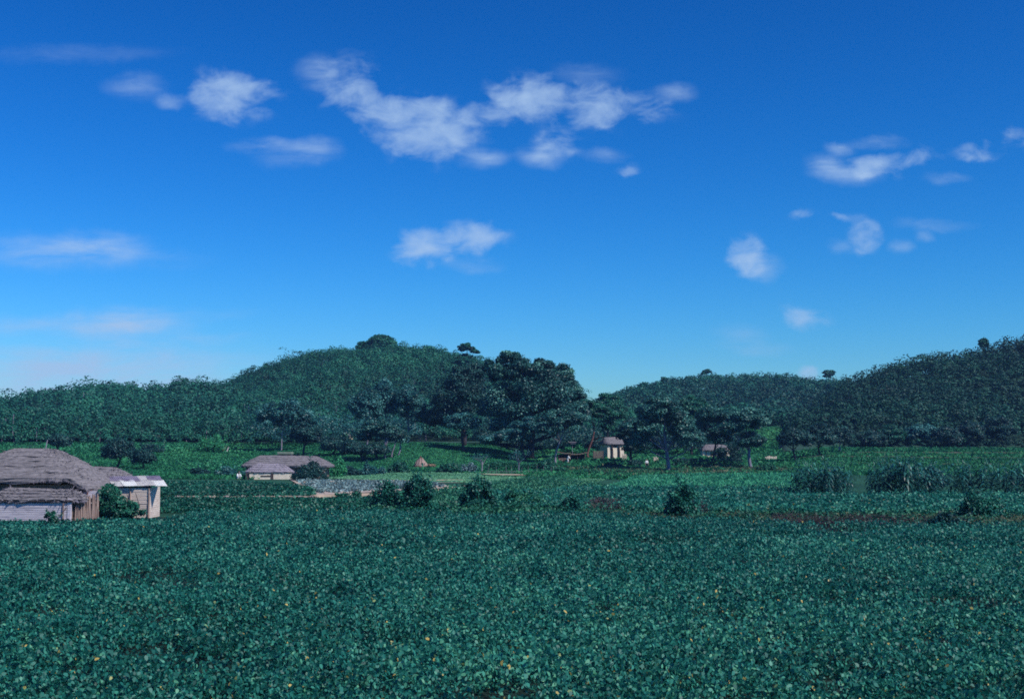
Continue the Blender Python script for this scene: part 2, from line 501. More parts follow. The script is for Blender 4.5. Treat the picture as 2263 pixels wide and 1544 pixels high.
M['white_cloth'] = rough_mat('white_cloth', (.70, .69, .68), (.80, .80, .80), (5, 5, 5), 3, .9, .1)
M['dark_cloth'] = rough_mat('dark_cloth', (.018, .020, .034), (.034, .036, .055), (5, 5, 5), 3, .9, .1)
M['skin'] = rough_mat('skin', (.30, .17, .11), (.36, .21, .14), (8, 8, 8), 3, .6, 0)
M['hair'] = rough_mat('black_hair', (.010, .009, .010), (.02, .018, .018), (20, 20, 20), 3, .5, .1)
M['soil'] = rough_mat('pale_soil', (.24, .19, .16), (.42, .34, .28), (.9, .9, .9), 7, 1, .5, (.52, .44, .37))
M['soil_tan'] = rough_mat('tan_soil', (.34, .25, .18), (.50, .39, .28), (.6, .6, .6), 7, 1, .4)
M['field_pale'] = rough_mat('pale_field_soil', (.10, .16, .115), (.20, .24, .18), (.5, .5, .5), 7, 1, .4, (.30, .30, .24))

def ground_mat():
    m, nt, out = new_mat('ground_grass')
    tc = nt.nodes.new('ShaderNodeTexCoord')
    n1 = nt.nodes.new('ShaderNodeTexNoise'); n1.inputs['Scale'].default_value = .05; n1.inputs['Detail'].default_value = 9; n1.inputs['Roughness'].default_value = .7
    nt.links.new(tc.outputs['Object'], n1.inputs['Vector'])
    r = ramp(nt, [(.3, (.012, .042, .028)), (.5, (.019, .080, .048)), (.64, (.030, .105, .062)), (.76, (.10, .13, .085))])
    nt.links.new(n1.outputs['Fac'], r.inputs[0])
    n2 = nt.nodes.new('ShaderNodeTexNoise'); n2.inputs['Scale'].default_value = 2.2; n2.inputs['Detail'].default_value = 6
    nt.links.new(tc.outputs['Object'], n2.inputs['Vector'])
    mr = nt.nodes.new('ShaderNodeMapRange'); nt.links.new(n2.outputs['Fac'], mr.inputs[0])
    mr.inputs[1].default_value = .3; mr.inputs[2].default_value = .7; mr.inputs[3].default_value = .55; mr.inputs[4].default_value = 1.35
    mul = nt.nodes.new('ShaderNodeMix'); mul.data_type = 'RGBA'; mul.blend_type = 'MULTIPLY'; mul.inputs[0].default_value = 1
    nt.links.new(r.outputs[0], mul.inputs[6]); nt.links.new(mr.outputs[0], mul.inputs[7])
    p = nt.nodes.new('ShaderNodeBsdfPrincipled'); p.inputs['Roughness'].default_value = 1; p.inputs['Specular IOR Level'].default_value = .1
    nt.links.new(mul.outputs[2], p.inputs['Base Color'])
    b = nt.nodes.new('ShaderNodeBump'); b.inputs['Strength'].default_value = .8; b.inputs['Distance'].default_value = .3
    nt.links.new(n2.outputs['Fac'], b.inputs['Height']); nt.links.new(b.outputs[0], p.inputs['Normal'])
    nt.links.new(p.outputs[0], out.inputs['Surface'])
    return m
M['ground'] = ground_mat()
M['shade_leaf'] = leaf_mat('shaded_forest_leaf', [(0, (0.0033, 0.0149, 0.0143)), (.5, (0.0077, 0.0310, 0.0253)), (1, (0.0198, 0.0644, 0.0462))], .1, .65, .25)  # darker leaf colour carries the shade of the right-hand slope
M['hill_floor'] = rough_mat('hill_floor', (.010, .036, .028), (.022, .066, .046), (.25, .25, .25), 7, 1, .6, (.05, .09, .06))

# ------------------------------------------------------------------ the setting: ground, hills
def grid_mesh(name, X, Yg, Z, mat):
    ny, nx = X.shape
    V = np.stack([X, Yg, Z], -1).reshape(-1, 3).astype(np.float32)
    idx = np.arange(nx * ny).reshape(ny, nx)
    q = np.stack([idx[:-1, :-1], idx[:-1, 1:], idx[1:, 1:], idx[1:, :-1]], -1).reshape(-1, 4)
    me = bpy.data.meshes.new(name)
    me.vertices.add(len(V)); me.vertices.foreach_set('co', V.ravel())
    me.loops.add(q.size); me.loops.foreach_set('vertex_index', q.ravel().astype(np.int32))
    me.polygons.add(len(q)); me.polygons.foreach_set('loop_start', np.arange(len(q), dtype=np.int32) * 4)
    try:
        me.polygons.foreach_set('loop_total', np.full(len(q), 4, dtype=np.int32))
    except Exception:
        pass
    me.update(calc_edges=True)
    me.polygons.foreach_set('use_smooth', np.ones(len(q), dtype=bool))
    me.materials.append(mat)
    return link(bpy.data.objects.new(name, me))

ys = np.concatenate([np.arange(-60, 190, 5), np.arange(190, 405, 1.5), np.arange(405, 640, 12), np.linspace(650, 3000, 24)])
xs = np.concatenate([np.linspace(-1600, -220, 24), np.arange(-215, 216, 3.0), np.linspace(220, 1600, 24)])
GX, GY = np.meshgrid(xs, ys)
tag(grid_mesh('ground', GX, GY, tz(GX, GY), M['ground']), 'grassy valley floor rising gently to the foot of the hills', 'ground', kind='structure')

def smooth(t):
    t = np.clip(t, 0, 1)
    return t * t * (3 - 2 * t)

def vnoise(x, y, seed, scale):
    """smooth value noise"""
    r = R(seed).random((64, 64))
    x = np.asarray(x) / scale; y = np.asarray(y) / scale
    i = np.floor(x).astype(int); j = np.floor(y).astype(int)
    fx = smooth(x - i); fy = smooth(y - j)
    g = lambda a, b: r[a % 64, b % 64]
    return (g(i, j) * (1 - fx) + g(i + 1, j) * fx) * (1 - fy) + (g(i, j + 1) * (1 - fx) + g(i + 1, j + 1) * fx) * fy

class Hill:
    """a ridge given along the lateral angle; rises from its foot at y0 to its crest at yr, falls behind"""
    def __init__(self, pts, yr, y0, trees, seed, back=180, power=1.0, zfoot=3.0):
        self.px = np.array([p[0] for p in pts], float)
        self.zr = np.array([CAM_Z + (HORIZON - p[1]) * yr / F for p in pts]) - trees
        self.yr, self.y0, self.back, self.power, self.seed, self.zfoot = yr, y0, back, power, seed, zfoot
    def z(self, x, y):
        px = CX + F * x / np.maximum(y, 50.0)
        zr = np.interp(px, self.px, self.zr)
        t = (y - self.y0) / (self.yr - self.y0)
        up = smooth(np.clip(t, 0, 1)) * .55 + np.clip(t, 0, 1) ** self.power * .45
        dn = 1 - smooth((y - self.yr) / self.back)
        base = np.minimum(self.zfoot, zr)
        z = base + (zr - base) * np.where(t <= 1, up, dn)
        n = (vnoise(x, y * .45, self.seed, 46) - .5) * 17 + (vnoise(x, y * .6, self.seed + 1, 20) - .5) * 7
        amp = np.clip(t * 3, 0, 1) * np.clip((1 - t) * 2.4, 0.07, 1)
        z = z + n * amp
        return np.where(t < 0, base + t * 12, z)
    def mesh(self, name, label):
        pxs = np.linspace(self.px[0], self.px[-1], 150)
        yy = np.linspace(self.y0 - 8, self.yr + self.back, 110)
        P, Yg = np.meshgrid(pxs, yy)
        X = (P - CX) * Yg / F
        o = grid_mesh(name, X, Yg, self.z(X, Yg), M['hill_floor'])
        return tag(o, label, 'hill', kind='structure')

hill_a = Hill([(-700, 960), (-300, 935), (0, 900), (89, 886), (150, 868), (220, 851), (300, 844), (380, 838), (430, 844), (480, 858), (560, 885), (700, 930), (800, 960)], 720, 330, 10.5, 3, zfoot=7)
hill_b = Hill([(330, 950), (400, 900), (440, 868), (475, 851), (520, 827), (580, 801), (640, 782), (700, 773), (760, 770), (800, 772), (850, 776), (900, 774), (950, 777), (1000, 792), (1060, 806), (1120, 822), (1200, 842), (1270, 866), (1310, 880), (1345, 898), (1420, 940), (1500, 975)], 560, 325, 5.2, 13, zfoot=6)
hill_c = Hill([(1180, 965), (1270, 925), (1330, 896), (1380, 875), (1430, 856), (1480, 842), (1530, 832), (1600, 832), (1660, 832), (1720, 834), (1790, 841), (1850, 841), (1900, 840), (1960, 845), (2050, 860), (2200, 890)], 640, 380, 6.0, 23, zfoot=8)
hill_d = Hill([(1700, 985), (1760, 935), (1810, 895), (1850, 862), (1880, 848), (1915, 838), (1945, 824), (1970, 812), (2000, 804), (2050, 792), (2100, 786), (2140, 781), (2190, 768), (2263, 750), (2400, 715), (2600, 690), (3000, 690)], 430, 306, 4.8, 33, back=120, zfoot=4.5)
hill_a.mesh('hill', 'low wooded hill at the far left')
hill_b.mesh('hill', 'highest wooded hill behind the village')
hill_c.mesh('hill', 'wooded hill beyond the houses right of centre')
hill_d.mesh('hill', 'dark wooded hill closing the valley on the right')

# ------------------------------------------------------------------ woods on the hills (nobody could count them)
def tree_variant(rng, n, kind):
    """unit-height woodland tree: leaf centres and normals of a small crown"""
    Cn, Nn = [], []
    pads = []
    if kind == 0:        # pine: stacked flat pads
        for z, r in ((.40, .34), (.58, .33), (.76, .26), (.92, .16)):
            pads.append((np.array([rng.normal() * .07, rng.normal() * .07, z]), np.array([r, r, .13]) * rng.uniform(.85, 1.2)))
    else:                # rounded crown with two or three bulges
        pads.append((np.array([0, 0, .56]), np.array([.32, .32, .40])))
        for i in range(rng.integers(2, 5)):
            a = rng.uniform(0, 6.28)
            pads.append((np.array([math.cos(a) * .2, math.sin(a) * .2, rng.uniform(.35, .85)]), np.array([.18, .18, .16]) * rng.uniform(.8, 1.3)))
    w = np.array([p[1][0] for p in pads]); w = w / w.sum()
    for (c, rad), f in zip(pads, w):
        m = max(6, int(n * f))
        d = unit(rng.normal(size=(m, 3))); d[:, 2] = np.where(d[:, 2] < -.3, -d[:, 2], d[:, 2])
        Cn.append(c + d * rad * rng.uniform(.8, 1.05, (m, 1)))
        Nn.append(d + np.array([0, 0, .3]) + rng.normal(size=(m, 3)) * .27)
    return np.concatenate(Cn), np.concatenate(Nn)

def forest(name, label, hill, px0, px1, y0, y1, spacing, hmin, hmax, mat, seed, leaf, nq=80, kinds=(.55,), mask=None, trunks=0.0, tint_bias=0.0):
    rng = R(seed)
    variants = [(tree_variant(rng, nq, 0 if rng.random() < kinds[0] else 1)) for _ in range(14)]
    x0 = (px0 - CX) * y1 / F if px0 < CX else (px0 - CX) * y0 / F
    x1 = (px1 - CX) * y1 / F if px1 > CX else (px1 - CX) * y0 / F
    nx = int((x1 - x0) / spacing); ny = int((y1 - y0) / spacing)
    gx, gy = np.meshgrid(np.arange(nx), np.arange(ny))
    x = x0 + (gx + rng.random(gx.shape) * .95) * spacing
    y = y0 + (gy + rng.random(gx.shape) * .95) * spacing
    x, y = x.ravel(), y.ravel()
    px = CX + F * x / y
    keep = (px > px0) & (px < px1)
    if mask is not None:
        keep &= mask(px, x, y, rng)
    x, y, px = x[keep], y[keep], px[keep]
    z = np.maximum(hill.z(x, y), tz(x, y)) if hill else tz(x, y)
    n = len(x)
    h = rng.uniform(hmin, hmax, n) * (0.7 + .6 * vnoise(x, y, seed + 5, 25)) * np.exp(rng.normal(0, .22, n))
    h = np.minimum(h, hmax * 1.35)
    rot = rng.uniform(0, 6.283, n)
    vi = rng.integers(0, len(variants), n)
    tb = np.clip(rng.normal(.42 + tint_bias, .17, n) + (vnoise(x, y, seed + 7, 34) - .5) * .7, 0, 1)
    VV, TT = [], []
    for k, (cn, nn) in enumerate(variants):
        s = np.where(vi == k)[0]
        if not len(s):
            continue
        co, si = np.cos(rot[s])[:, None], np.sin(rot[s])[:, None]
        hs = h[s][:, None]; ws = hs * rng.uniform(1.05, 1.5, (len(s), 1))
        X = x[s][:, None] + (cn[None, :, 0] * co - cn[None, :, 1] * si) * ws
        Yv = y[s][:, None] + (cn[None, :, 0] * si + cn[None, :, 1] * co) * ws
        Z = z[s][:, None] + cn[None, :, 2] * hs
        NX = nn[None, :, 0] * co - nn[None, :, 1] * si; NY = nn[None, :, 0] * si + nn[None, :, 1] * co
        NZ = np.broadcast_to(nn[None, :, 2], NX.shape)
        P = np.stack([X, Yv, Z], -1).reshape(-1, 3); Q = np.stack([NX, NY, NZ], -1).reshape(-1, 3)
        m = len(P)
        ls = leaf * rng.uniform(.6, 1.4, m)
        VV.append(leaf_quads(P, Q, ls, ls * .8, rng))
        TT.append(np.clip(np.repeat(tb[s], len(cn)) + rng.normal(0, .05, m), 0, 1))
    V = np.concatenate(VV); T = np.concatenate(TT)
    o = mesh_np(name, V, 4, mat, T)
    tag(o, label, 'wood', kind='stuff')
    if trunks > 0:
        b = Buf()
        for i in np.where(rng.random(n) < trunks)[0]:
            lean = rng.normal(0, .04, 2) * h[i]
            b.tube([(x[i], y[i], z[i] - .2), (x[i] + lean[0], y[i] + lean[1], z[i] + h[i] * .7)], [h[i] * .018 + .04, h[i] * .012], 4)
        b.build('wood_trunk', M['bark_lilac'], o)
    return o

forest('pine_wood', 'distant pine wood over the low hill at far left', hill_a, -250, 640, 345, 745, 3.5, 3.6, 5.4, M['forest'], 101, .72, 84, kinds=(.3,))
forest('pine_wood', 'young mixed wood covering the highest hill behind the village', hill_b, 380, 1400, 330, 585, 2.6, 3.0, 4.8, M['forest'], 102, .50, 120, kinds=(.25,), trunks=.03)
forest('pine_wood', 'hazy wood over the hill beyond the houses right of centre', hill_c, 1260, 2000, 395, 665, 3.4, 3.6, 5.6, M['forest_dark'], 103, .72, 84, kinds=(.3,), tint_bias=.12)
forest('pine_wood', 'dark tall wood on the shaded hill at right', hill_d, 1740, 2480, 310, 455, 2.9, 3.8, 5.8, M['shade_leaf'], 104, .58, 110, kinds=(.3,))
forest('pine_wood', 'scattered taller dark pines standing out of the wood on the highest hill', hill_b, 440, 1330, 345, 570, 15.0, 4.6, 6.6, M['forest_dark'], 109, .5, 190, kinds=(.8,), trunks=.6)
forest('pine_wood', 'scattered taller dark pines on the low hill at far left', hill_a, -150, 560, 360, 730, 19.0, 5.0, 7.5, M['forest_dark'], 110, .7, 130, kinds=(.8,), trunks=.4)
forest('pine_wood', 'band of taller pines with bare trunks at the foot of the left hills', None, -200, 790, 318, 352, 3.3, 3.8, 6.6, M['forest'], 105, .55, 130, kinds=(.6,), trunks=.22)
forest('undergrowth', 'bushy undergrowth along the edge of the left wood', None, -200, 800, 311, 324, 2.4, 1.2, 3.4, M['forest'], 106, .42, 70, kinds=(.0,), tint_bias=.05)
forest('undergrowth', 'bushy undergrowth closing the valley behind the old trees and houses', None, 760, 1700, 318, 400, 3.6, 3.0, 6.0, M['forest_dark'], 107, .6, 80, kinds=(.1,), tint_bias=.1,
       mask=lambda px, x, y, rng: ~((px > 1640) & (px < 1740)) & ((y > 335) | (px > 1080)))
forest('undergrowth', 'dark merged foliage behind the huge old tree and the leaning pine', None, 1050, 1330, 286, 312, 2.6, 3.0, 6.0, M['tree_dark'], 111, .42, 110, kinds=(.0,))
forest('undergrowth', 'dark merged foliage behind the acacias and the far thatched house', None, 1372, 1640, 288, 314, 2.8, 3.0, 6.5, M['tree_dark'], 112, .42, 110, kinds=(.0,))
forest('undergrowth', 'bluish merged foliage between the middle farmhouse and the shaded lawn', None, 560, 935, 300, 322, 2.8, 4.0, 7.5, M['tree_blue'], 113, .42, 110, kinds=(.0,))
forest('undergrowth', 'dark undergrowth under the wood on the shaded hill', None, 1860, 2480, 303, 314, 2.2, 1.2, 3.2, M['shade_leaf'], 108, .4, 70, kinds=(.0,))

# ------------------------------------------------------------------ crops and ground cover
def in_poly(x, y, poly):
    inside = np.zeros(len(x), bool)
    j = len(poly) - 1
    for i in range(len(poly)):
        xi, yi = poly[i]; xj, yj = poly[j]
        c = ((yi > y) != (yj > y)) & (x < (xj - xi) * (y - yi) / (yj - yi + 1e-12) + xi)
        inside ^= c
        j = i
    return inside

def poly_px(pts):
    return [ground(px, py)[:2] for px, py in pts]

def crop_leaves(poly, spacing, per, size, h0, h1, seed, spread, up=.8, gap=.0, gapscale=2.0, rows=None, tint0=.45, tsd=.22, yellow=0.0, ratio=.75, top=1.6, hexa=False, dips=False):
    """plants on a jittered grid, each with `per` leaves"""
    rng = R(seed)
    P = np.array(poly)
    x0, y0 = P.min(0); x1, y1 = P.max(0)
    nx = max(1, int((x1 - x0) / spacing)); ny = max(1, int((y1 - y0) / spacing))
    gx, gy = np.meshgrid(np.arange(nx), np.arange(ny))
    x = (x0 + (gx + .5 + rng.uniform(-.48, .48, gx.shape)) * spacing).ravel()
    y = (y0 + (gy + .5 + rng.uniform(-.48, .48, gx.shape)) * spacing).ravel()
    k = in_poly(x, y, poly)
    if gap > 0:
        k &= ~((vnoise(x, y, seed + 3, gapscale) < gap) & (rng.random(len(x)) < .75))
    if rows is not None:
        d, w = rows
        k &= ((y + .15 * x) % d) < w
    x, y = x[k], y[k]
    n = len(x)
    hh = rng.uniform(h0, h1, n) * (.75 + .5 * vnoise(x, y, seed + 4, spacing * 5))
    if dips:
        hh *= .42 + .58 * smooth((vnoise(x + .4 * y, y, seed + 13, gapscale * .8) - .16) / .22)
    r = np.sqrt(rng.random((n, per))) * spread
    a = rng.uniform(0, 6.283, (n, per))
    X = x[:, None] + r * np.cos(a); Yv = y[:, None] + r * np.sin(a)
    f = 1 - (1 - rng.random((n, per))) ** top if top < 1 else rng.random((n, per)) ** (1 / top)
    Z = tz(X.ravel(), Yv.ravel()).reshape(n, per) + np.clip(hh[:, None] * f * (1 - .35 * (r / spread) ** 2), .02, None)
    Cn = np.stack([X, Yv, Z], -1).reshape(-1, 3)
    m = len(Cn)
    Nn = rng.normal(size=(m, 3)) * (1.0 - up * .55)
    Nn[:, 2] = np.abs(Nn[:, 2]) * .3 + up
    tb = np.clip(rng.normal(tint0, .12, n) + (vnoise(x, y, seed + 9, spacing * 14) - .5) * .45 + (vnoise(x, y, seed + 10, spacing * 4) - .5) * .3, 0, .9)
    T = np.clip(np.repeat(tb, per) + rng.normal(0, tsd, m), 0, .95)
    if yellow > 0:
        T = np.where(rng.random(m) < yellow, rng.uniform(.97, 1.0, m), T)
    s = size * rng.uniform(.6, 1.3, m)
    if hexa:
        return leaf_hex(Cn, Nn, s, s * ratio, rng), T
    return leaf_quads(Cn, Nn, s, s * ratio, rng), T

def stuff(name, label, cat, mat, *parts, per=4):
    V = np.concatenate([p[0] for p in parts]); T = np.concatenate([p[1] for p in parts])
    return tag(mesh_np(name, V, per, mat, T), label, cat, kind='stuff')

def fan(y0, y1, px0=-60, px1=2330):
    return [(xat(px0, y0) - 5, y0), (xat(px1, y0) + 5, y0), (xat(px1, y1) + 5, y1), (xat(px0, y1) - 5, y1)]

# the bean field in front
Xf, Yf = np.meshgrid(np.linspace(-46, 46, 60), np.linspace(8, 79, 50))
tag(grid_mesh('field', Xf * .88 * (Yf + 8) / 87, Yf, tz(Xf, Yf) + .02, M['dark_soil']), 'dark soil under the broad bean field', 'field', kind='structure')  # dark ground sheet seen through the gaps between the bean leaves
far_edge = [(xat(-60, 59), 59), (xat(330, 61), 61), (xat(375, 70), 70), (xat(430, 78), 78), (xat(820, 80), 80), (xat(1250, 77), 77), (xat(1500, 73), 73), (xat(1700, 68), 68), (xat(2330, 64), 64)]
near_poly = [(xat(-60, 48) - .2, 48), *far_edge, (xat(2330, 48), 48)]
near_poly = [(xat(-60, 48) - 5, 48), (xat(2330, 48) + 5, 48), (xat(2330, 64) + 5, 64)] + far_edge[::-1] + [(xat(-60, 59) - 5, 59)]
stuff('bean_field', 'broad field of knee-high green bean plants filling the foreground', 'bean field', M['bean'],
      crop_leaves(fan(13, 22), .30, 58, .077, .40, .68, 201, .27, .36, .34, 1.5, dips=True, yellow=.011, hexa=True, tsd=.20, ratio=.66),
      crop_leaves(fan(22, 32), .32, 50, .083, .40, .68, 202, .29, .36, .34, 1.7, dips=True, yellow=.011, hexa=True, tsd=.20, ratio=.66),
      crop_leaves(fan(32, 48), .36, 33, .096, .40, .68, 203, .33, .36, .30, 2.2, dips=True, yellow=.005, hexa=True, tsd=.17, ratio=.66),
      crop_leaves(near_poly, .42, 26, .119, .40, .68, 204, .37, .36, .26, 3.0, dips=True, yellow=.003, hexa=True, tsd=.17, ratio=.66),
      crop_leaves([(xat(-60, 58), 58), (xat(345, 60), 60), (xat(400, 74), 74), (xat(365, 75.5), 75.5), (xat(235, 75), 75), (xat(160, 73.6), 73.6), (xat(-60, 73.2), 73.2)], .42, 14, .13, .14, .27, 205, .36, .45, .2, 3.0, hexa=True),
      crop_leaves(fan(14, 46), .8, 26, .085, .62, .86, 206, .17, .22, .55, 3.0, tint0=.72, tsd=.12, hexa=True, ratio=.55), per=6)

# strip of beans behind it on the right, dark rows on the left
stuff('bean_field', 'second strip of beans beyond the weedy bank on the right', 'bean field', M['bean'],
      crop_leaves([(xat(1080, 86), 86), (xat(1500, 82), 82), (xat(2480, 78), 78), (xat(2480, 107), 107), (xat(1750, 108), 108), (xat(1740, 125), 125), (xat(1330, 128), 128), (xat(1100, 112), 112)], .55, 22, .20, .4, .85, 211, .45, .6, .25, 3.0, tint0=.5, yellow=.004))
stuff('crop_strip', 'dark green crop strip between the bean field and the stony path at left', 'crop', M['bean_dark'],
      crop_leaves([(xat(340, 84), 84), (xat(1000, 86), 86), (xat(1040, 106), 106), (xat(830, 106.4), 106.4), (xat(360, 105.8), 105.8)], .5, 20, .19, .24, .42, 212, .42, .6, .15, 3.0, tint0=.42))
stuff('crop_strip', 'dark green crop patch beside the tin-roofed shed up to the middle farmhouse', 'crop', M['bean_dark'],
      crop_leaves([(xat(300, 112), 112), (xat(690, 113), 113), (xat(690, 134), 134), (xat(640, 150), 150), (xat(520, 158), 158), (xat(360, 160), 160)], .62, 18, .24, .22, .40, 213, .5, .6, .12, 5.0, tint0=.45))
stuff('scrub', 'rough low weeds between the garden plots and the bean field', 'weeds', M['weed'],
      crop_leaves([(xat(820, 86), 86), (xat(1110, 80), 80), (xat(1340, 84), 84), (xat(1360, 132), 132), (xat(1200, 190), 190), (xat(1020, 132), 132), (xat(860, 113), 113)], .8, 26, .19, .25, .75, 214, .7, .55, .3, 5.0, tint0=.5),
      crop_leaves([(xat(1330, 128), 128), (xat(1760, 126), 126), (xat(1750, 134), 134), (xat(1300, 136), 136)], .7, 18, .22, .3, .6, 215, .6, .55, .1, 5.0, tint0=.6))

# weedy bank across the right
stuff('red_weeds', 'reddish withered weeds on the bank behind the bean field', 'weeds', M['red_weed'],
      crop_leaves([(xat(1700, 68), 68), (xat(2130, 65), 65), (xat(2120, 73), 73), (xat(1710, 77), 77)], .36, 22, .14, .25, .52, 221, .3, .25, .48, 3.5, tint0=.35, tsd=.3, ratio=.25),
      crop_leaves([(xat(1300, 84), 84), (xat(1370, 84), 84), (xat(1370, 92), 92), (xat(1300, 92), 92)], .4, 24, .18, .4, .9, 222, .35, .25, .2, 3, ratio=.25),
      crop_leaves([(xat(1520, 80), 80), (xat(1560, 80), 80), (xat(1560, 86), 86), (xat(1520, 86), 86)], .4, 24, .18, .4, .9, 223, .35, .25, .2, 3, ratio=.25))
stuff('bank_grass', 'pale dry grass along the bank between the two bean fields', 'grass', M['dry_grass'],
      crop_leaves([(xat(1180, 80), 80), (xat(1480, 75), 75), (xat(1700, 71), 71), (xat(2480, 67), 67), (xat(2480, 76), 76), (xat(1500, 81), 81), (xat(1200, 85), 85)], .45, 16, .22, .15, .42, 224, .4, .2, .35, 3.0, tint0=.3, ratio=.2))
stuff('bank_weeds', 'low green weeds on the bank between the two bean fields', 'weeds', M['weed'],
      crop_leaves([(xat(1180, 80), 80), (xat(1480, 75), 75), (xat(1700, 69), 69), (xat(2480, 66), 66), (xat(2480, 79), 79), (xat(1500, 83), 83), (xat(1200, 87), 87)], .6, 16, .19, .15, .5, 225, .5, .55, .3, 3.0, tint0=.35))

# plots in the middle distance
def drape(name, pts, mat, label, cat, dz=.06, n=(40, 24)):
    (a, b, c, d) = [np.array(ground(*p)[:2]) for p in pts]       # TL TR BR BL
    s, t = np.meshgrid(np.linspace(0, 1, n[0]), np.linspace(0, 1, n[1]))
    s = s[..., None]; t = t[..., None]
    P = (d * (1 - s) + c * s) * (1 - t) + (a * (1 - s) + b * s) * t
    w = (vnoise(P[..., 0], P[..., 1], 7, 3.0) - .5) * .25
    return tag(grid_mesh(name, P[..., 0], P[..., 1] + w * 2, tz(P[..., 0], P[..., 1] + w * 2) + dz, mat), label, cat, kind='structure')

cab = [(640, 1060), (960, 1066), (1010, 1078), (700, 1094)]
drape('field', cab, M['soil'], 'pale soil plot planted with cabbages', 'field', .05)
stuff('cabbage_rows', 'rows of bluish cabbages in the pale plot before the middle farmhouse', 'cabbages', M['cabbage'],
      crop_leaves(poly_px([(650, 1061), (955, 1066), (990, 1076), (705, 1091)]), .62, 12, .28, .15, .32, 231, .26, .5, .2, 6, rows=(1.5, .8), tint0=.5))
drape('field', [(700, 1056), (1200, 1048), (1190, 1066), (960, 1067)], M['field_pale'], 'light green plot with thin soil showing', 'field', .05)
stuff('green_crop', 'light green low crop in the plot below the haystack', 'crop', M['pale_green'],
      crop_leaves(poly_px([(690, 1056), (860, 1046), (1060, 1046), (1330, 1052), (1330, 1062), (1200, 1070), (1000, 1066), (960, 1065)]), .55, 16, .24, .06, .18, 232, .5, .75, .12, 9, tint0=.55, tsd=.13))
drape('field', [(1058, 1050.5), (1180, 1052), (1212, 1054.6), (1085, 1052.6)], M['soil_tan'], 'bare strip of tan soil beside the light green plot', 'field', .30)
def bund(name, pts, w, h, mat, label, cat, seed):
    """low earth bank along world points (x, y): flat uneven top, sloping sides"""
    rng = R(seed)
    P = []
    for (a, b) in zip(pts[:-1], pts[1:]):
        n = max(2, int(math.dist(a, b) / .35))
        P += [(a[0] + (b[0] - a[0]) * i / n, a[1] + (b[1] - a[1]) * i / n) for i in range(n)]
    P.append(pts[-1]); P = np.array(P)
    d = unit(np.gradient(P, axis=0)); nrm = np.stack([-d[:, 1], d[:, 0]], -1)
    offs = [(-1.0, -.08), (-.7, .55), (-.45, 1.0), (0, 1.06), (.45, 1.0), (.7, .55), (1.0, -.08)]
    G = np.zeros((len(offs), len(P), 3))
    for i, (o, z) in enumerate(offs):
        wob = rng.normal(size=len(P)) * .05
        q = P + nrm * (o * w / 2 + wob)[:, None]
        G[i, :, :2] = q
        G[i, :, 2] = tz(q[:, 0], q[:, 1]) + z * h * (.8 + .4 * vnoise(q[:, 0], q[:, 1], seed, 1.5))
    return tag(grid_mesh(name, G[..., 0], G[..., 1], G[..., 2], mat), label, cat, kind='structure')
bund('path', [(xat(385, 108.5), 108.5), (xat(540, 109), 109), (xat(700, 109.5), 109.5)], 1.0, .20, M['path_soil'], 'stony path along the edge of the dark crop patch', 'path', 71)
bund('path', [(xat(690, 110), 110), (xat(830, 117), 117), (xat(940, 128), 128), (xat(1040, 140), 140)], 1.0, .24, M['path_soil'], 'tan path edging the cabbage plot', 'path', 72)
bund('path', [(xat(1075, 172), 172), (xat(830, 166), 166), (xat(650, 160), 160)], 0.8, .16, M['path_soil'], 'thin tan path between the cabbage plot and the light green plot', 'path', 73)

# rice and terraces on the right
stuff('rice_paddy', 'bright green rice in the paddy in front of the grassy bank', 'rice', M['rice'],
      crop_leaves(poly_px([(1385, 1066), (1760, 1070), (1760, 1083), (1340, 1086)]), .6, 14, .5, .35, .6, 241, .5, .12, .0, 6, tint0=.6, ratio=.3),
      crop_leaves(poly_px([(1420, 1058.5), (1780, 1059), (1780, 1065), (1390, 1064)]), .8, 14, .6, .4, .65, 242, .7, .12, .0, 6, tint0=.5, ratio=.3),
      crop_leaves(poly_px([(1520, 1053), (1790, 1052), (1790, 1056.5), (1450, 1057)]), 1.0, 14, .7, .4, .65, 243, .8, .12, .0, 6, tint0=.5, ratio=.3))
stuff('terrace_crop', 'green crop terraces rising to the dark hill at right', 'crop', M['grass'],
      crop_leaves(poly_px([(1850, 992), (2330, 992), (2330, 1002), (1850, 1001)]), 1.3, 14, .8, .3, .6, 244, 1.1, .3, .1, 9, tint0=.45, ratio=.4),
      crop_leaves(poly_px([(1850, 1003), (2330, 1005), (2330, 1014), (1790, 1012)]), 1.2, 14, .75, .3, .6, 245, 1.0, .3, .1, 9, tint0=.6, ratio=.4),
      crop_leaves(poly_px([(1790, 1015), (2330, 1017), (2330, 1028), (1760, 1026)]), 1.1, 14, .7, .3, .6, 246, .9, .3, .1, 9, tint0=.35, ratio=.4),
      crop_leaves(poly_px([(1740, 1030), (2330, 1031), (2330, 1052), (1760, 1050)]), 1.0, 14, .65, .3, .6, 247, .9, .3, .1, 9, tint0=.5, ratio=.4))
for k, (py, lab) in enumerate([(1002.5, 'brown earth ridge of the top terrace'), (1014, 'brown earth ridge of the middle terrace'), (1029, 'brown earth ridge of the lowest terrace')]):
    g0, g1, g2 = ground(1770 if k else 1850, py), ground(2050, py + .5), ground(2330, py + 1)
    bund('terrace_ridge', [g0[:2], g1[:2], g2[:2]], 1.0, .42, M['terrace_soil'], lab, 'terrace', 75 + k)
stuff('bank_grass', 'rough pale grass on the bank under the lone acacia', 'grass', M['dry_grass'],
      crop_leaves(poly_px([(1210, 1036), (1460, 1034), (1740, 1032), (1740, 1046), (1500, 1056), (1230, 1056)]), 1.3, 12, .75, .2, .6, 248, 1.1, .25, .45, 7, tint0=.3, ratio=.3))
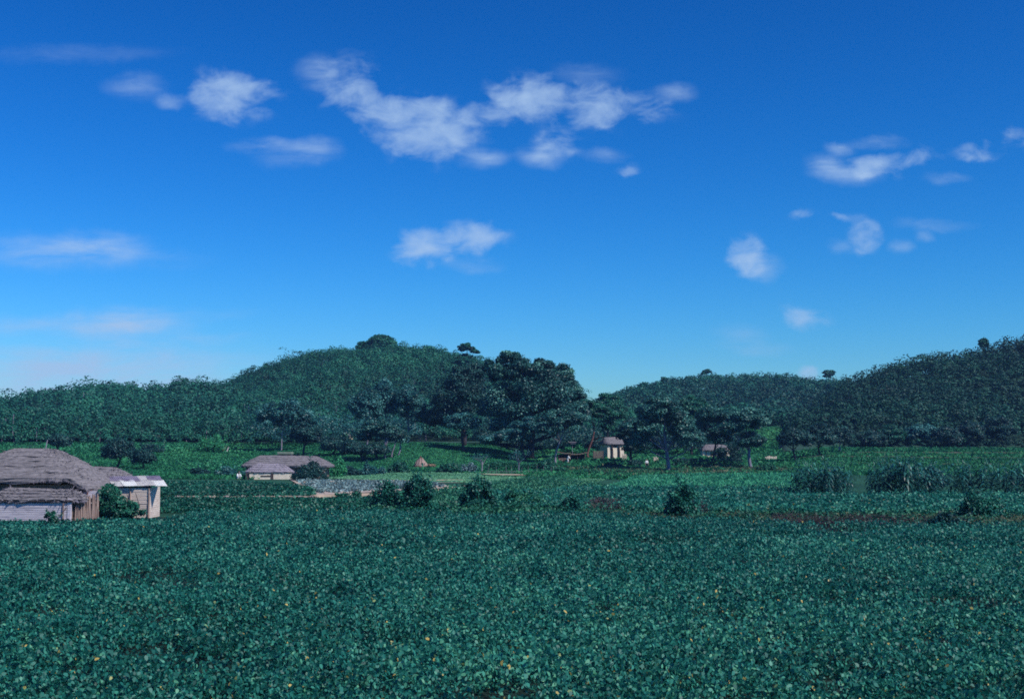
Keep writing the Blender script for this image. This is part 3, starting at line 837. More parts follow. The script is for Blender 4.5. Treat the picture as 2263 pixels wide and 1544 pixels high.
stuff('meadow', 'green meadow grass below the village and around the old trees', 'meadow', M['grass'],
      crop_leaves(poly_px([(1130, 1036), (1460, 1020), (1760, 1014), (1760, 1050), (1500, 1058), (1180, 1060)]), 1.2, 12, .7, .2, .55, 249, 1.0, .3, .12, 8, tint0=.5, ratio=.4),
      crop_leaves([(xat(-80, 178), 178), (xat(560, 178), 178), (xat(560, 190), 190), (xat(760, 200), 200), (xat(760, 318), 318), (xat(-80, 318), 318)], 1.1, 12, .55, .15, .45, 250, 1.0, .35, .2, 14, tint0=.5, tsd=.14, ratio=.45),
      crop_leaves([(xat(760, 212), 212), (xat(1200, 208), 208), (xat(1250, 300), 300), (xat(760, 318), 318)], .95, 11, .42, .1, .28, 251, .85, .35, .1, 9, tint0=.55, tsd=.14, ratio=.4),
      crop_leaves([(xat(1200, 250), 250), (xat(1860, 235), 235), (xat(1860, 420), 420), (xat(1200, 330), 330)], 1.9, 11, 1.0, .2, .6, 252, 1.6, .3, .1, 12, tint0=.6, ratio=.4))

stuff('meadow_weeds', 'bright green weeds along the foot of the left wood', 'weeds', M['yellow_leaf'],
      crop_leaves([(xat(90, 292), 292), (xat(560, 290), 290), (xat(560, 309), 309), (xat(90, 309), 309)], 1.6, 18, .5, .3, 1.1, 261, 1.2, .5, .45, 11, tint0=.4),
      crop_leaves([(xat(380, 232), 232), (xat(570, 232), 232), (xat(560, 268), 268), (xat(440, 268), 268)], 1.5, 16, .5, .2, .5, 262, 1.2, .4, .4, 10, tint0=.35))
# ------------------------------------------------------------------ trees
def make_tree(name, label, base_px, Y, top, bottom, left, right, mat, bark, seed, leaf=.34, nclump=40, per=220, group=None,
              trunk_r=.3, cat='tree', flat=.62, lean_px=0, envs=None, shell=.45, bend=.25, cr=(.15, .26), zbase=None, limbs=12, trunk_top=.7, gap_tint=.0):
    """tree with a tapered trunk, limbs and a crown of leaf clumps; the crown's outline is given in photograph pixels at distance Y"""
    rng = R(seed)
    s = Y / F
    leaf = leaf * 1.12
    bx = xat(base_px, Y)
    z0 = tz1(bx, Y) if zbase is None else zbase
    root = empty(name, (bx, Y, z0), label, cat, group)
    if envs is None:
        envs = [(left, right, top, bottom, 1.0)]
    tot = sum(e[4] for e in envs)
    Cn, Nn, T, cl = [], [], [], []
    for (l, r, t, b, w) in envs:
        cx = xat((l + r) / 2, Y) - bx; rx = (r - l) * .5 * s
        zt = at(0, t, Y)[2] - z0; zb = at(0, b, Y)[2] - z0
        cz = (zt + zb) / 2; rz = (zt - zb) / 2
        k = max(7, int(nclump * 1.7 * w / tot))
        for i in range(k):
            d = unit(rng.normal(size=3))
            if d[2] < -.35: d[2] *= -.6
            q = rng.uniform(.75, 1.0) if rng.random() < .6 else rng.random() ** .6
            rad = max(min(rx, rz * 1.3) * rng.uniform(*cr), min(.9, min(rx, rz) * .6))
            q2 = max(0.0, 1 - .55 * rad / min(rx, rz))
            c = np.array([cx, 0, cz]) + d * q * q2 * np.array([rx, rx * .9, rz])
            cl.append((c, rad))
    for (c, rad) in cl:
        m = max(20, int(per * 1.25 * rng.uniform(.7, 1.3)))
        d = unit(rng.normal(size=(m, 3)))
        q = rng.random((m, 1)) ** .5
        P = c + d * q * rad * np.array([1.25, 1.25, flat]) + rng.normal(size=(m, 3)) * rad * .10
        Cn.append(P)
        Nn.append(d * .55 + np.array([0, 0, .55]) + rng.normal(size=(m, 3)) * .45)
        T.append(np.clip(rng.normal(.48, .27) + rng.normal(0, .14, m), 0, 1))
    Cn = np.concatenate(Cn); Nn = np.concatenate(Nn); T = np.concatenate(T)
    ls = leaf * rng.uniform(.6, 1.35, len(Cn))
    mesh_np('crown', leaf_quads(Cn, Nn, ls, ls * .7, rng), 4, mat, T, root)
    # trunk and limbs
    b = Buf()
    H = max(c[2] for c, _ in cl)
    ccx = np.mean([c[0] for c, _ in cl])
    tx = ccx * .8 + lean_px * s
    n = 8
    pts, rad = [], []
    for i in range(n + 1):
        f = i / n
        pts.append((tx * f ** 1.3 + bend * math.sin(f * 5 + seed) * (1 if 0 < i < n else 0), bend * .6 * math.sin(f * 4 + 2 * seed) * f, -0.3 + f * H * trunk_top))
        rad.append(trunk_r * (1.25 if i == 0 else 1) * (1 - .75 * f) + .02)
    b.tube(pts, rad, 8)
    for i in rng.permutation(len(cl))[:limbs]:
        c, cr_ = cl[i]
        f = min(.95, max(.3, (c[2] / (H * trunk_top)) * rng.uniform(.55, .8)))
        k = int(f * n)
        p = np.array(pts[k])
        mid = (p + c) / 2 + np.array([0, 0, -.08 * np.linalg.norm(c - p)]) + rng.normal(size=3) * .15
        r0 = rad[k] * .5
        b.tube([p, mid, c], [r0, r0 * .6, max(.015, r0 * .2)], 5)
    b.build('trunk', bark, root, smooth=True)
    return root

BIG = dict(leaf=.36, per=300)
make_tree('old_tree', 'huge broad old tree with pale flecked leaves, highest in the village', 1172, 262, 0, 0, 0, 0, M['tree'], M['bark'], 301, nclump=190, trunk_r=.75, limbs=26, cr=(.17, .27),
          envs=[(1062, 1292, 800, 985, 4.0), (1064, 1240, 780, 870, 2.0), (1056, 1136, 788, 862, .9), (1212, 1298, 822, 935, 1.2), (1098, 1150, 768, 830, .5), (1150, 1268, 788, 880, 1.2), (1198, 1228, 784, 840, .25), (1228, 1270, 804, 870, .5), (1200, 1308, 862, 985, 1.4), (1052, 1180, 860, 1000, 1.4)], **BIG)
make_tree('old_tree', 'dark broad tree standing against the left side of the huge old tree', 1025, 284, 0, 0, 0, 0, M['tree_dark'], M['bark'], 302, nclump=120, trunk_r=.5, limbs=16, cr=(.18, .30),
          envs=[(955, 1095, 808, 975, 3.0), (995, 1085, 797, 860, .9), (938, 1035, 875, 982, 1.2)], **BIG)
make_tree('shade_tree', 'small round tree with a dark straight trunk on the shaded lawn', 1023, 262, 905, 965, 975, 1068, M['tree_blue'], M['wood_dark'], 303, leaf=.3, nclump=26, per=200, trunk_r=.28)
make_tree('shade_tree', 'low spreading tree in front of the huge old tree, branches near the ground', 1160, 252, 0, 0, 0, 0, M['tree_blue'], M['bark'], 304, leaf=.32, nclump=46, per=220, trunk_r=.35, flat=.45,
          envs=[(1080, 1190, 945, 990, 1.2), (1110, 1250, 915, 985, 2.0), (1045, 1110, 955, 992, .6)], limbs=16)
make_tree('shade_tree', 'slim tree with a pale trunk right of the huge old tree', 1228, 248, 0, 0, 0, 0, M['tree'], M['bark_pale'], 305, leaf=.3, nclump=34, per=210, trunk_r=.2,
          envs=[(1190, 1285, 895, 985, 2.0), (1255, 1300, 900, 960, .7)])
make_tree('red_pine', 'leaning pine with a reddish bare trunk beside the tan-walled house', 1302, 266, 0, 0, 0, 0, M['tree_green'], M['bark_red'], 306, leaf=.28, nclump=40, per=200, trunk_r=.26, flat=.4, lean_px=-8,
          envs=[(1262, 1330, 878, 935, 1.2), (1300, 1368, 885, 945, 1.3), (1330, 1375, 920, 965, .8)], bend=.5)
make_tree('feathery_tree', 'tall feathery pale-topped tree, leftmost of the group behind the lawn', 812, 286, 0, 0, 0, 0, M['tree_blue'], M['bark_lilac'], 307, leaf=.32, nclump=54, per=170, trunk_r=.22, shell=.7, envs=[(780, 845, 850, 955, 2), (770, 812, 865, 930, 1)], cr=(.16, .3), flat=.95)
make_tree('feathery_tree', 'tall feathery tree in the middle of the group behind the lawn, highest of them', 850, 289, 0, 0, 0, 0, M['tree_blue'], M['bark_lilac'], 308, leaf=.32, nclump=60, per=170, trunk_r=.22, shell=.7, envs=[(820, 885, 830, 960, 2), (835, 880, 850, 940, 1)], cr=(.16, .3), flat=.95)
make_tree('feathery_tree', 'tall feathery tree at the right end of the group behind the lawn', 900, 287, 0, 0, 0, 0, M['tree_blue'], M['bark_lilac'], 309, leaf=.32, nclump=60, per=170, trunk_r=.22, shell=.7, envs=[(868, 935, 838, 962, 2), (900, 950, 880, 962, 1)], cr=(.16, .3), flat=.95)
make_tree('low_tree', 'bushy low tree left of the three pale trunks by the lawn', 832, 250, 915, 1000, 785, 880, M['tree'], M['bark'], 310, leaf=.3, nclump=40, per=220, trunk_r=.25)
for k, (px, l, r, lab) in enumerate([(853, 838, 868, 'slim young tree with a pale trunk, leftmost of three by the lawn'), (868, 855, 886, 'slim young tree with a pale trunk, middle of three by the lawn'), (881, 866, 905, 'slim young tree with a pale trunk, nearest the shaded lawn')]):
    make_tree('young_tree', lab, px, 247 + k, 925 + 5 * k, 996, l, r, M['tree'], M['bark_pale'], 311 + k, leaf=.26, nclump=14, per=130, trunk_r=.15, group='slim trees with pale trunks by the lawn', limbs=5)
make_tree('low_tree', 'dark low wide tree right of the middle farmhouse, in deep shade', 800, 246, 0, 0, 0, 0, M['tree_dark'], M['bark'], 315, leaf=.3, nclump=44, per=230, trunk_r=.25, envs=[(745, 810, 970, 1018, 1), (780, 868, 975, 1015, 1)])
make_tree('feathery_tree', 'bluish spreading tree with a thin pale trunk behind the middle farmhouse', 620, 292, 0, 0, 0, 0, M['tree_blue'], M['bark_pale'], 316, leaf=.36, nclump=64, per=170, trunk_r=.16, shell=.65, envs=[(560, 640, 885, 965, 1.3), (600, 690, 878, 975, 2), (655, 700, 900, 985, .8)], flat=.8)
make_tree('low_tree', 'dark rounded tree between the bluish tree and the bare trunk', 672, 270, 925, 1000, 640, 720, M['tree_dark'], M['bark'], 317, leaf=.32, nclump=36, per=220, trunk_r=.25)
make_tree('low_tree', 'dark greenish tree on the slope below the tan rocks', 735, 262, 960, 1012, 700, 790, M['tree_dark'], M['bark'], 318, leaf=.32, nclump=36, per=200, trunk_r=.22)
make_tree('low_tree', 'dark purplish tree behind the tin-roofed shed', 262, 236, 962, 1034, 226, 300, M['tree_dark'], M['bark'], 319, leaf=.3, nclump=36, per=220, trunk_r=.22)
make_tree('low_tree', 'smaller dark tree right of the tin-roofed shed, at the meadow edge', 314, 232, 988, 1036, 288, 342, M['tree_dark'], M['bark'], 320, leaf=.28, nclump=24, per=200, trunk_r=.18)
make_tree('low_tree', 'dark tree above the ridge of the large thatched roof', 125, 285, 958, 996, 95, 165, M['tree_dark'], M['bark'], 321, leaf=.34, nclump=26, per=180, trunk_r=.2)
make_tree('acacia', 'lone acacia with a lilac-grey trunk on the grassy bank, sunlit at the top', 1475, 225, 0, 0, 0, 0, M['tree'], M['bark_lilac'], 322, leaf=.3, nclump=78, per=230, trunk_r=.36, limbs=18, envs=[(1398, 1535, 876, 985, 3), (1380, 1455, 915, 1000, 1.4), (1475, 1552, 920, 1000, 1.3), (1420, 1505, 866, 920, 1.0), (1378, 1448, 950, 1012, 1.1), (1488, 1556, 935, 1006, 1.1)], trunk_top=.8)
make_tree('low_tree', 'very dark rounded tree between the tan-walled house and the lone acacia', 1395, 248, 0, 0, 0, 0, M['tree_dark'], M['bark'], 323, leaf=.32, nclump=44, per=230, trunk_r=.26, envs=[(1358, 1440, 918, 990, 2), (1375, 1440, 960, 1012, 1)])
make_tree('acacia', 'leafy tree with a short dark trunk right of the lone acacia', 1661, 236, 0, 0, 0, 0, M['tree'], M['bark_lilac'], 324, leaf=.3, nclump=60, per=230, trunk_r=.34, limbs=14, envs=[(1604, 1706, 894, 985, 2.5), (1625, 1698, 950, 1010, 1.3), (1590, 1655, 910, 985, 1.2)])
make_tree('acacia', 'tall dark tree hiding the far thatched house', 1578, 260, 0, 0, 0, 0, M['tree'], M['bark'], 325, leaf=.32, nclump=52, per=220, trunk_r=.24, envs=[(1536, 1632, 880, 985, 2.5), (1548, 1650, 930, 996, 1.6), (1532, 1580, 930, 988, .9), (1550, 1622, 950, 994, 1.0)])
make_tree('low_tree', 'hazy greenish tree between the lone acacia and the far thatched house', 1528, 292, 868, 965, 1488, 1580, M['tree_green'], M['bark'], 326, leaf=.36, nclump=44, per=190, trunk_r=.25)
make_tree('low_tree', 'greenish tree behind the leaning pine, left of the tan-walled house roof', 1340, 320, 862, 960, 1296, 1390, M['tree_green'], M['bark'], 327, leaf=.38, nclump=46, per=190, trunk_r=.25)
make_tree('round_tree', 'dark round tree at the left end of the clump by the terraces', 1755, 258, 936, 1008, 1720, 1795, M['tree_dark'], M['bark'], 328, leaf=.3, nclump=40, per=230, trunk_r=.25)
make_tree('round_tree', 'bluish dark tree in the middle of the clump by the terraces', 1812, 270, 930, 1003, 1775, 1850, M['tree_dark'], M['bark'], 329, leaf=.3, nclump=40, per=230, trunk_r=.25)
make_tree('round_tree', 'dark tree at the right end of the clump, at the corner of the terraces', 1858, 280, 938, 1000, 1826, 1888, M['tree_dark'], M['bark_pale'], 330, leaf=.3, nclump=36, per=220, trunk_r=.22)
for k, (px, t, b, l, r, mt, lab) in enumerate([
        (1925, 948, 995, 1892, 1962, 'tree_dark', 'low dark tree behind the top terrace, nearest the clump of round trees'),
        (1970, 935, 992, 1938, 2004, 'tree_green', 'greenish tree behind the top terrace, left of the pale bluish one'),
        (2032, 930, 993, 1995, 2075, 'tree_blue', 'pale bluish rounded tree behind the top terrace'),
        (2090, 940, 993, 2060, 2126, 'tree_dark', 'dark tree behind the top terrace, right of the pale bluish one'),
        (2145, 925, 993, 2108, 2182, 'tree_dark', 'tall dark tree near the right end of the top terrace'),
        (2205, 915, 993, 2165, 2250, 'tree_dark', 'tallest dark tree, at the far right end of the top terrace')]):
    make_tree('foothill_tree', lab, px, 306 + (k % 3) * 2, t, b, l, r, M[mt], M['bark'], 340 + k, leaf=.36, nclump=38, per=200, trunk_r=.24, group='trees along the foot of the dark hill')
# trees that stand out on the ridges
def ridge_tree(name, label, px, Y, hill, top, bottom, left, right, mat, bark, seed, **k):
    x = xat(px, Y)
    return make_tree(name, label, px, Y, top, bottom, left, right, mat, bark, seed, zbase=float(hill.z(np.array([x]), np.array([float(Y)]))[0]), **k)
ridge_tree('ridge_tree', 'large round tree standing on the crest of the highest hill', 840, 558, hill_b, 737, 792, 803, 878, M['forest'], M['bark'], 351, leaf=.7, nclump=60, per=150, trunk_r=.4)
ridge_tree('ridge_tree', 'smaller tree left of the large round tree on the highest crest', 802, 556, hill_b, 751, 790, 783, 820, M['forest_dark'], M['bark'], 352, leaf=.6, nclump=18, per=90, trunk_r=.25)
ridge_tree('red_pine', 'umbrella-topped pine against the sky, left of the huge old tree', 1031, 480, hill_b, 0, 0, 0, 0, M['forest_dark'], M['bark'], 353, leaf=.5, nclump=36, per=140, trunk_r=.42, flat=.4, envs=[(1008, 1050, 756, 786, 2.4), (1034, 1060, 769, 786, .8), (1012, 1048, 780, 806, 1.2)], limbs=10)
ridge_tree('red_pine', 'dark flat-crowned pine just below the umbrella-topped pine', 1018, 470, hill_b, 786, 812, 990, 1045, M['forest_dark'], M['bark_red'], 354, leaf=.5, nclump=20, per=120, trunk_r=.25, flat=.4)
ridge_tree('ridge_tree', 'small bushy tree on the left slope of the right-hand ridge', 1469, 630, hill_c, 831, 850, 1461, 1478, M['forest_dark'], M['bark'], 355, leaf=.7, nclump=10, per=60, trunk_r=.2)
ridge_tree('ridge_tree', 'small pine standing up at the left end of the right-hand crest', 1562, 636, hill_c, 812, 834, 1551, 1574, M['forest_dark'], M['bark'], 356, leaf=.7, nclump=12, per=60, trunk_r=.25, flat=.45)
ridge_tree('ridge_tree', 'flat-topped pine on the right-hand crest beside the small cloud', 1836, 634, hill_c, 814, 842, 1820, 1850, M['forest_dark'], M['bark'], 357, leaf=.7, nclump=14, per=60, trunk_r=.25, flat=.45)
ridge_tree('ridge_tree', 'thin upright tree on the crest of the dark hill near the right edge', 2180, 428, hill_d, 742, 780, 2170, 2191, M['forest_dark'], M['bark'], 358, leaf=.5, nclump=14, per=60, trunk_r=.18)

# bare trunk at the wood's edge
b = Buf(); p0 = ground(711, 966); Yt = p0[1]
t = at(706, 914, Yt)
b.tube([(p0[0], Yt, p0[2] - .3), ((p0[0] + t[0]) / 2 + .08, Yt, (p0[2] + t[2]) / 2), (t[0], Yt, t[2])], [.3, .24, .15], 8)
root = empty('bare_trunk', (0, 0, 0), 'bare lilac-grey trunk standing upright at the wood edge above the middle farmhouse', 'dead tree')
b.build('trunk', M['bark_lilac'], root, smooth=True)
b = Buf()
for f, dx, dz in ((.35, -.9, .15), (.55, -.7, .25), (.75, .6, .3), (.5, .7, .1)):
    q = np.array([p0[0] + (t[0] - p0[0]) * f, Yt, p0[2] + (t[2] - p0[2]) * f])
    b = Buf(); b.tube([q, q + np.array([dx, -.1, dz])], [.07, .03], 5)
    b.build('branch_stub', M['bark_red'], root)

# ------------------------------------------------------------------ shrubs
def shrub(name, label, px, Y, top, bottom, left, right, mat, seed, leaf=.2, nclump=14, per=170, group=None, cat='shrub', depth=.9, flat=.8, bark=None, z0=None):
    rng = R(seed)
    s = Y / F
    bx = xat(px, Y); zb = tz1(bx, Y) if z0 is None else z0
    root = empty(name, (bx, Y, zb), label, cat, group)
    cx = xat((left + right) / 2, Y) - bx; rx = (right - left) / 2 * s
    zt = at(0, top, Y)[2] - zb
    z_lo = min(0.0, at(0, bottom, Y)[2] - zb) if bottom else 0.0
    Cn, Nn, T = [], [], []
    cl = []
    for i in range(nclump):
        a = rng.uniform(0, 6.283); q = rng.random() ** .6
        dx, dy = math.cos(a) * q, math.sin(a) * q
        hz = math.sqrt(max(0.05, 1 - q * q))
        rad = rng.uniform(.13, .34) * min(rx, max(zt, .4))
        c = np.array([cx + dx * max(0.0, rx - rad * .7), dy * rx * depth, z_lo + max(rad * .5, (zt - z_lo) * hz * rng.uniform(.35, .95) - rad * .5)])
        cl.append(c)
        m = int(per * rng.uniform(.7, 1.3))
        d = unit(rng.normal(size=(m, 3)))
        Cn.append(c + d * rng.random((m, 1)) ** .5 * rad * np.array([1.3, 1.3, flat * 1.25]) + rng.normal(size=(m, 3)) * rad * .22)
        Nn.append(d * .5 + np.array([0, 0, .5]) + rng.normal(size=(m, 3)) * .5)
        T.append(np.clip(rng.normal(.45, .14) + rng.normal(0, .2, m), 0, 1))
    for i in range(max(5, nclump // 3)):      # shoots that break the outline
        c = cl[rng.integers(0, len(cl))]
        m = 34
        f = rng.random((m, 1))
        dirn = np.array([rng.normal() * .35, rng.normal() * .35, 1.0]) * zt * rng.uniform(.22, .5)
        Cn.append(c + dirn * f + rng.normal(size=(m, 3)) * leaf * .55)
        Nn.append(rng.normal(size=(m, 3)) + np.array([0, 0, .5]))
        T.append(np.clip(rng.normal(.62, .2, m), 0, 1))
    Cn = np.concatenate(Cn); Nn = np.concatenate(Nn); T = np.concatenate(T)
    Cn[:, 2] = np.maximum(Cn[:, 2], .03)
    ls = leaf * rng.uniform(.6, 1.35, len(Cn))
    mesh_np('foliage', leaf_quads(Cn, Nn, ls, ls * .7, rng), 4, mat, T, root)
    b = Buf()
    for c in cl[:7]:
        b.tube([(cx * .6 + rng.normal() * .1, rng.normal() * .1, -.1), (c + np.array([cx * .6, 0, 0])) / 2, c], [.05, .035, .015], 5)
    b.build('stem', bark or M['bark'], root)
    return root

shrub('shrub', 'small leafy shrub against the whitewashed board wall', 115, 72.6, 1124, 0, 98, 134, M['bean_dark'], 401, .10, 12, 110)
vine_env = [(213, 245, 1070, 1150), (225, 268, 1066, 1150), (228, 300, 1084, 1150), (216, 330, 1108, 1152), (220, 316, 1095, 1150)]
def vine():
    rng = R(402); Y = 77.2
    root = empty('vine', (xat(275, Y), Y, 0), 'dense green vine mound climbing the left side of the tin-roofed shed', 'vine')
    V, N_, T = [], [], []
    for (l, r, t, bt) in vine_env:
        cx, cz = xat((l + r) / 2, Y), (at(0, t, Y)[2] + 0) / 2
        rx, rz = (r - l) / 2 * Y / F, at(0, t, Y)[2] / 2
        for i in range(34):
            d = unit(rng.normal(size=3)); d[1] = -abs(d[1])
            q = rng.random() ** .4
            c = np.array([cx, Y, cz]) + d * q * np.array([rx * .95, .75, rz * .95])
            m = 90
            e = unit(rng.normal(size=(m, 3)))
            V.append(c + e * rng.random((m, 1)) ** .5 * np.array([.26, .2, .2])); N_.append(e * .5 + np.array([0, -.3, .5]) + rng.normal(size=(m, 3)) * .4)
            T.append(np.clip(rng.normal(.5, .14) + rng.normal(0, .2, m), 0, 1))
    V = np.concatenate(V); N_ = np.concatenate(N_); T = np.concatenate(T)
    V[:, 2] = np.maximum(V[:, 2], .03)
    ls = .125 * rng.uniform(.6, 1.3, len(V))
    o = mesh_np('foliage', leaf_quads(V, N_, ls, ls * .85, rng), 4, M['bean_dark'], T, root)
    o.location = (-root.location.x, -root.location.y, -root.location.z)
    b = Buf()
    for px in (235, 255, 280, 300):
        b.tube([(xat(px, Y), Y + .3, -.05), (xat(px + 6, Y), Y + .35, .8), (xat(px - 4, Y), Y + .5, 1.5)], [.03, .025, .015], 5)
    o = b.build('stem', M['bark'], root)
    o.location = (-root.location.x, -root.location.y, -root.location.z)
vine()

SH = [
    # label, px, Y, top, left, right, mat, leaf, nclump
    ('bushy shrub in the strip between the fields, left of the tallest one', 858, 88, 1058, 812, 894, 'bush', .15, 40),
    ('tallest bushy shrub in the strip between the fields, with a dark base', 925, 87, 1040, 882, 968, 'bush', .15, 52),
    ('broad shrub with greyish stems right of the tallest bushy shrub', 1052, 86, 1050, 1014, 1104, 'bush', .15, 46),
    ('loose shrub at the left end of the second bean strip', 1150, 90, 1072, 1108, 1200, 'weed', .19, 26),
    ('dark low shrub at the near edge of the second bean strip', 1268, 83, 1090, 1228, 1306, 'bush', .15, 26),
    ('tall leafy shrub in front of the second bean strip, pale leaves on top', 1506, 78, 1062, 1466, 1548, 'bush', .15, 44),
    ('dark shrub at the right end of the second bean strip', 2165, 77, 1078, 2100, 2230, 'bush', .15, 40),
    ('straggly dark shrub at the right end of the weedy bank', 2085, 66, 1135, 2030, 2140, 'tree_dark', .14, 26),
    ('grey-green bush at the left corner of the middle farmhouse', 510, 196, 1026, 470, 548, 'tree_blue', .28, 22),
    ('dark bush covering the right part of the middle farmhouse roof', 685, 172, 1014, 644, 726, 'tree_dark', .24, 34),
    ('light green bush at the right end of the middle farmhouse', 750, 190, 1010, 730, 772, 'yellow_leaf', .26, 18),
    ('low purplish bush in the meadow left of the middle farmhouse', 440, 200, 1032, 400, 470, 'tree_dark', .26, 20),
    ('pale-topped shrub with a dark side, below the shaded lawn', 1036, 214, 1021, 1016, 1058, 'cabbage', .26, 16),
    ('grey-green hedge bush left of the haystack', 822, 205, 1022, 786, 856, 'tree_blue', .28, 20),
    ('leafy hedge bush between the pale trunks and the haystack', 880, 210, 1018, 850, 908, 'tree_green', .28, 20),
    ('green hedge bush right of the haystack', 990, 210, 1018, 964, 1022, 'tree_green', .28, 18),
    ('dull hedge bush right of the light green bush by the farmhouse', 775, 203, 1024, 745, 800, 'tree_dark', .28, 16),
    ('green bush in front of the slim tree with the pale trunk', 1205, 222, 1012, 1180, 1236, 'tree_green', .28, 16),
    ('rounded bush at the left end of the grassy bank', 1222, 212, 1030, 1198, 1256, 'weed', .3, 16),
    ('dark flat bush in front of the tan-walled house', 1352, 232, 1020, 1318, 1384, 'tree_dark', .28, 20),
    ('dark bush behind the standing person in white', 1402, 240, 1012, 1380, 1425, 'tree_dark', .28, 14),
    ('low bush at the foot of the short-trunked leafy tree', 1690, 226, 1022, 1668, 1720, 'weed', .28, 16),
    ('bright green bush behind the open shelter', 1272, 268, 972, 1240, 1300, 'yellow_leaf', .28, 22),
    ('bushy weeds on the bank left of the lone acacia', 1300, 206, 1036, 1270, 1340, 'weed', .3, 14),
    ('dark bush hiding the left half of the far thatched house wall', 1590, 266, 984, 1568, 1612, 'tree_dark', .28, 18),
    ('dark bush hiding the right end of the far thatched house', 1622, 264, 976, 1592, 1650, 'tree_dark', .28, 20),
    ('grey-green shrub on the terrace behind the middle maize stand', 2055, 130, 1012, 2030, 2092, 'tree_blue', .18, 20),
    ('dark shrub at the upper edge of the left meadow', 330, 285, 975, 300, 362, 'tree_dark', .32, 16),
    ('greenish shrub at the upper edge of the left meadow, below the pines', 470, 290, 958, 430, 505, 'yellow_leaf', .34, 18),
    ('low green shrub beside the stony path', 770, 108, 1082, 735, 806, 'bean_dark', .17, 16),
]
for k, (lab, px, Y, top, l, r, mt, lf, nc) in enumerate(SH):
    shrub('shrub', lab, px, Y, top, 0, l, r, M[mt], 410 + k, lf, nc, 150)
# dark clipped hedge in front of the far house
def hedge(label, px0, px1, Y, top, mat, seed, leaf=.3):
    rng = R(seed)
    x0, x1 = xat(px0, Y), xat(px1, Y)
    n = int((x1 - x0) * 150)
    x = rng.uniform(x0, x1, n); y = Y + rng.uniform(-.6, .6, n)
    h = at(0, top, Y)[2] - tz1((x0 + x1) / 2, Y)
    z = tz(x, y) + rng.random(n) ** .7 * h * (.8 + .35 * vnoise(x, y, seed, 2.5))
    P = np.stack([x, y, z], -1)
    ls = leaf * rng.uniform(.6, 1.3, n)
    N_ = rng.normal(size=(n, 3)) + np.array([0, 0, .5])
    tag(mesh_np('hedge', leaf_quads(P, N_, ls, ls * .7, rng), 4, mat, np.clip(rng.normal(.4, .22, n), 0, 1)), label, 'hedge')
hedge('long dark low hedge in front of the far thatched house', 1486, 1640, 241, 1013, M['tree_dark'], 460)
hedge('row of pale green weeds with thin stems below the huge old tree', 1070, 1200, 222, 1022, M['weed'], 461)

# forked bare saplings
def sapling(label, px, Y, top, seed, bark='bark_pale'):
    rng = R(seed)
    x = xat(px, Y); z = tz1(x, Y)
    root = empty('sapling', (x, Y, z), label, 'tree')
    h = at(0, top, Y)[2] - z
    b = Buf()
    b.tube([(0, 0, -.1), (.05, 0, h * .4), (0, 0, h * .65)], [.12, .09, .07], 6)
    tips = []
    for i in range(9):
        a = rng.uniform(0, 6.28); q = rng.uniform(.15, .5) * h
        p0 = np.array([0, 0, h * rng.uniform(.3, .65)]); p1 = np.array([math.cos(a) * q, math.sin(a) * q * .6, h * rng.uniform(.7, 1.0)])
        b.tube([p0, (p0 + p1) / 2 + np.array([0, 0, -.05]), p1], [.05, .035, .015], 5); tips.append(p1)
    b.build('trunk', M[bark], root)
    P = np.concatenate([t + rng.normal(size=(40, 3)) * .28 for t in tips])
    ls = .22 * rng.uniform(.6, 1.3, len(P))
    mesh_np('crown', leaf_quads(P, rng.normal(size=P.shape) + np.array([0, 0, .5]), ls, ls * .6, rng), 4, M['tree_blue'], np.clip(rng.normal(.5, .2, len(P)), 0, 1), root)
sapling('thin forked sapling with a pale stem left of the stake fence', 1065, 216, 1003, 470)
sapling('stout forked grey sapling in front of the huge old tree', 1146, 214, 998, 471, 'bark_lilac')

# ------------------------------------------------------------------ maize
def maize_mesh(seed):
    rng = R(seed)
    Vq, T = [], []
    h = rng.uniform(2.45, 2.8)
    def strip(p, d, L, w):
        q = []
        side = np.cross(d, (0, 0, 1)); side = side / (np.linalg.norm(side) + 1e-9)
        pts = []
        n = 5
        for i in range(n + 1):
            f = i / n
            pts.append(p + d * L * f * .85 + np.array([0, 0, L * (.75 * f - 1.05 * f * f)]))
        for i in range(n):
            w0 = w * (1 - (i / n) ** 2.2) * (.6 + .8 * min(1, i / n * 2.5)); w1 = w * (1 - ((i + 1) / n) ** 2.2) * (.6 + .8 * min(1, (i + 1) / n * 2.5)) + .004
            q.append([pts[i] - side * w0 / 2, pts[i] + side * w0 / 2, pts[i + 1] + side * w1 / 2, pts[i + 1] - side * w1 / 2])
        return q
    a = rng.uniform(0, 6.28)
    for i in range(12):
        z = .15 + (h - .45) * i / 11
        a += math.pi + rng.normal() * .5
        d = np.array([math.cos(a), math.sin(a), 0])
        q = strip(np.array([0, 0, z]), d, rng.uniform(.75, 1.05) * (1 - .2 * abs(i - 6) / 6), .13)
        Vq += q; T += list(np.full(len(q), np.clip(rng.normal(.52, .32), 0, .96)))
    for k in range(4):   # stalk
        t0, t1 = k * math.pi / 2, (k + 1) * math.pi / 2
        A = np.array([math.cos(t0), math.sin(t0), 0]) * .018; B = np.array([math.cos(t1), math.sin(t1), 0]) * .018
        Vq.append([A, B, B * .6 + np.array([0, 0, h]), A * .6 + np.array([0, 0, h])]); T.append(.6)
    for k in range(7):   # tassel
        a = rng.uniform(0, 6.28); d = np.array([math.cos(a) * .12, math.sin(a) * .12, .3])
        p = np.array([0, 0, h - .05]); s_ = np.array([-d[1], d[0], 0]); s_ = s_ / np.linalg.norm(s_) * .015
        Vq.append([p - s_, p + s_, p + d + s_ * .5, p + d - s_ * .5]); T.append(.98)
    return np.array(Vq).reshape(-1, 3), np.array(T)
protos = []
for v in range(5):
    V, T = maize_mesh(500 + v)
    o = mesh_np('maize_plant', V, 4, M['corn'], T)
    protos.append(o)
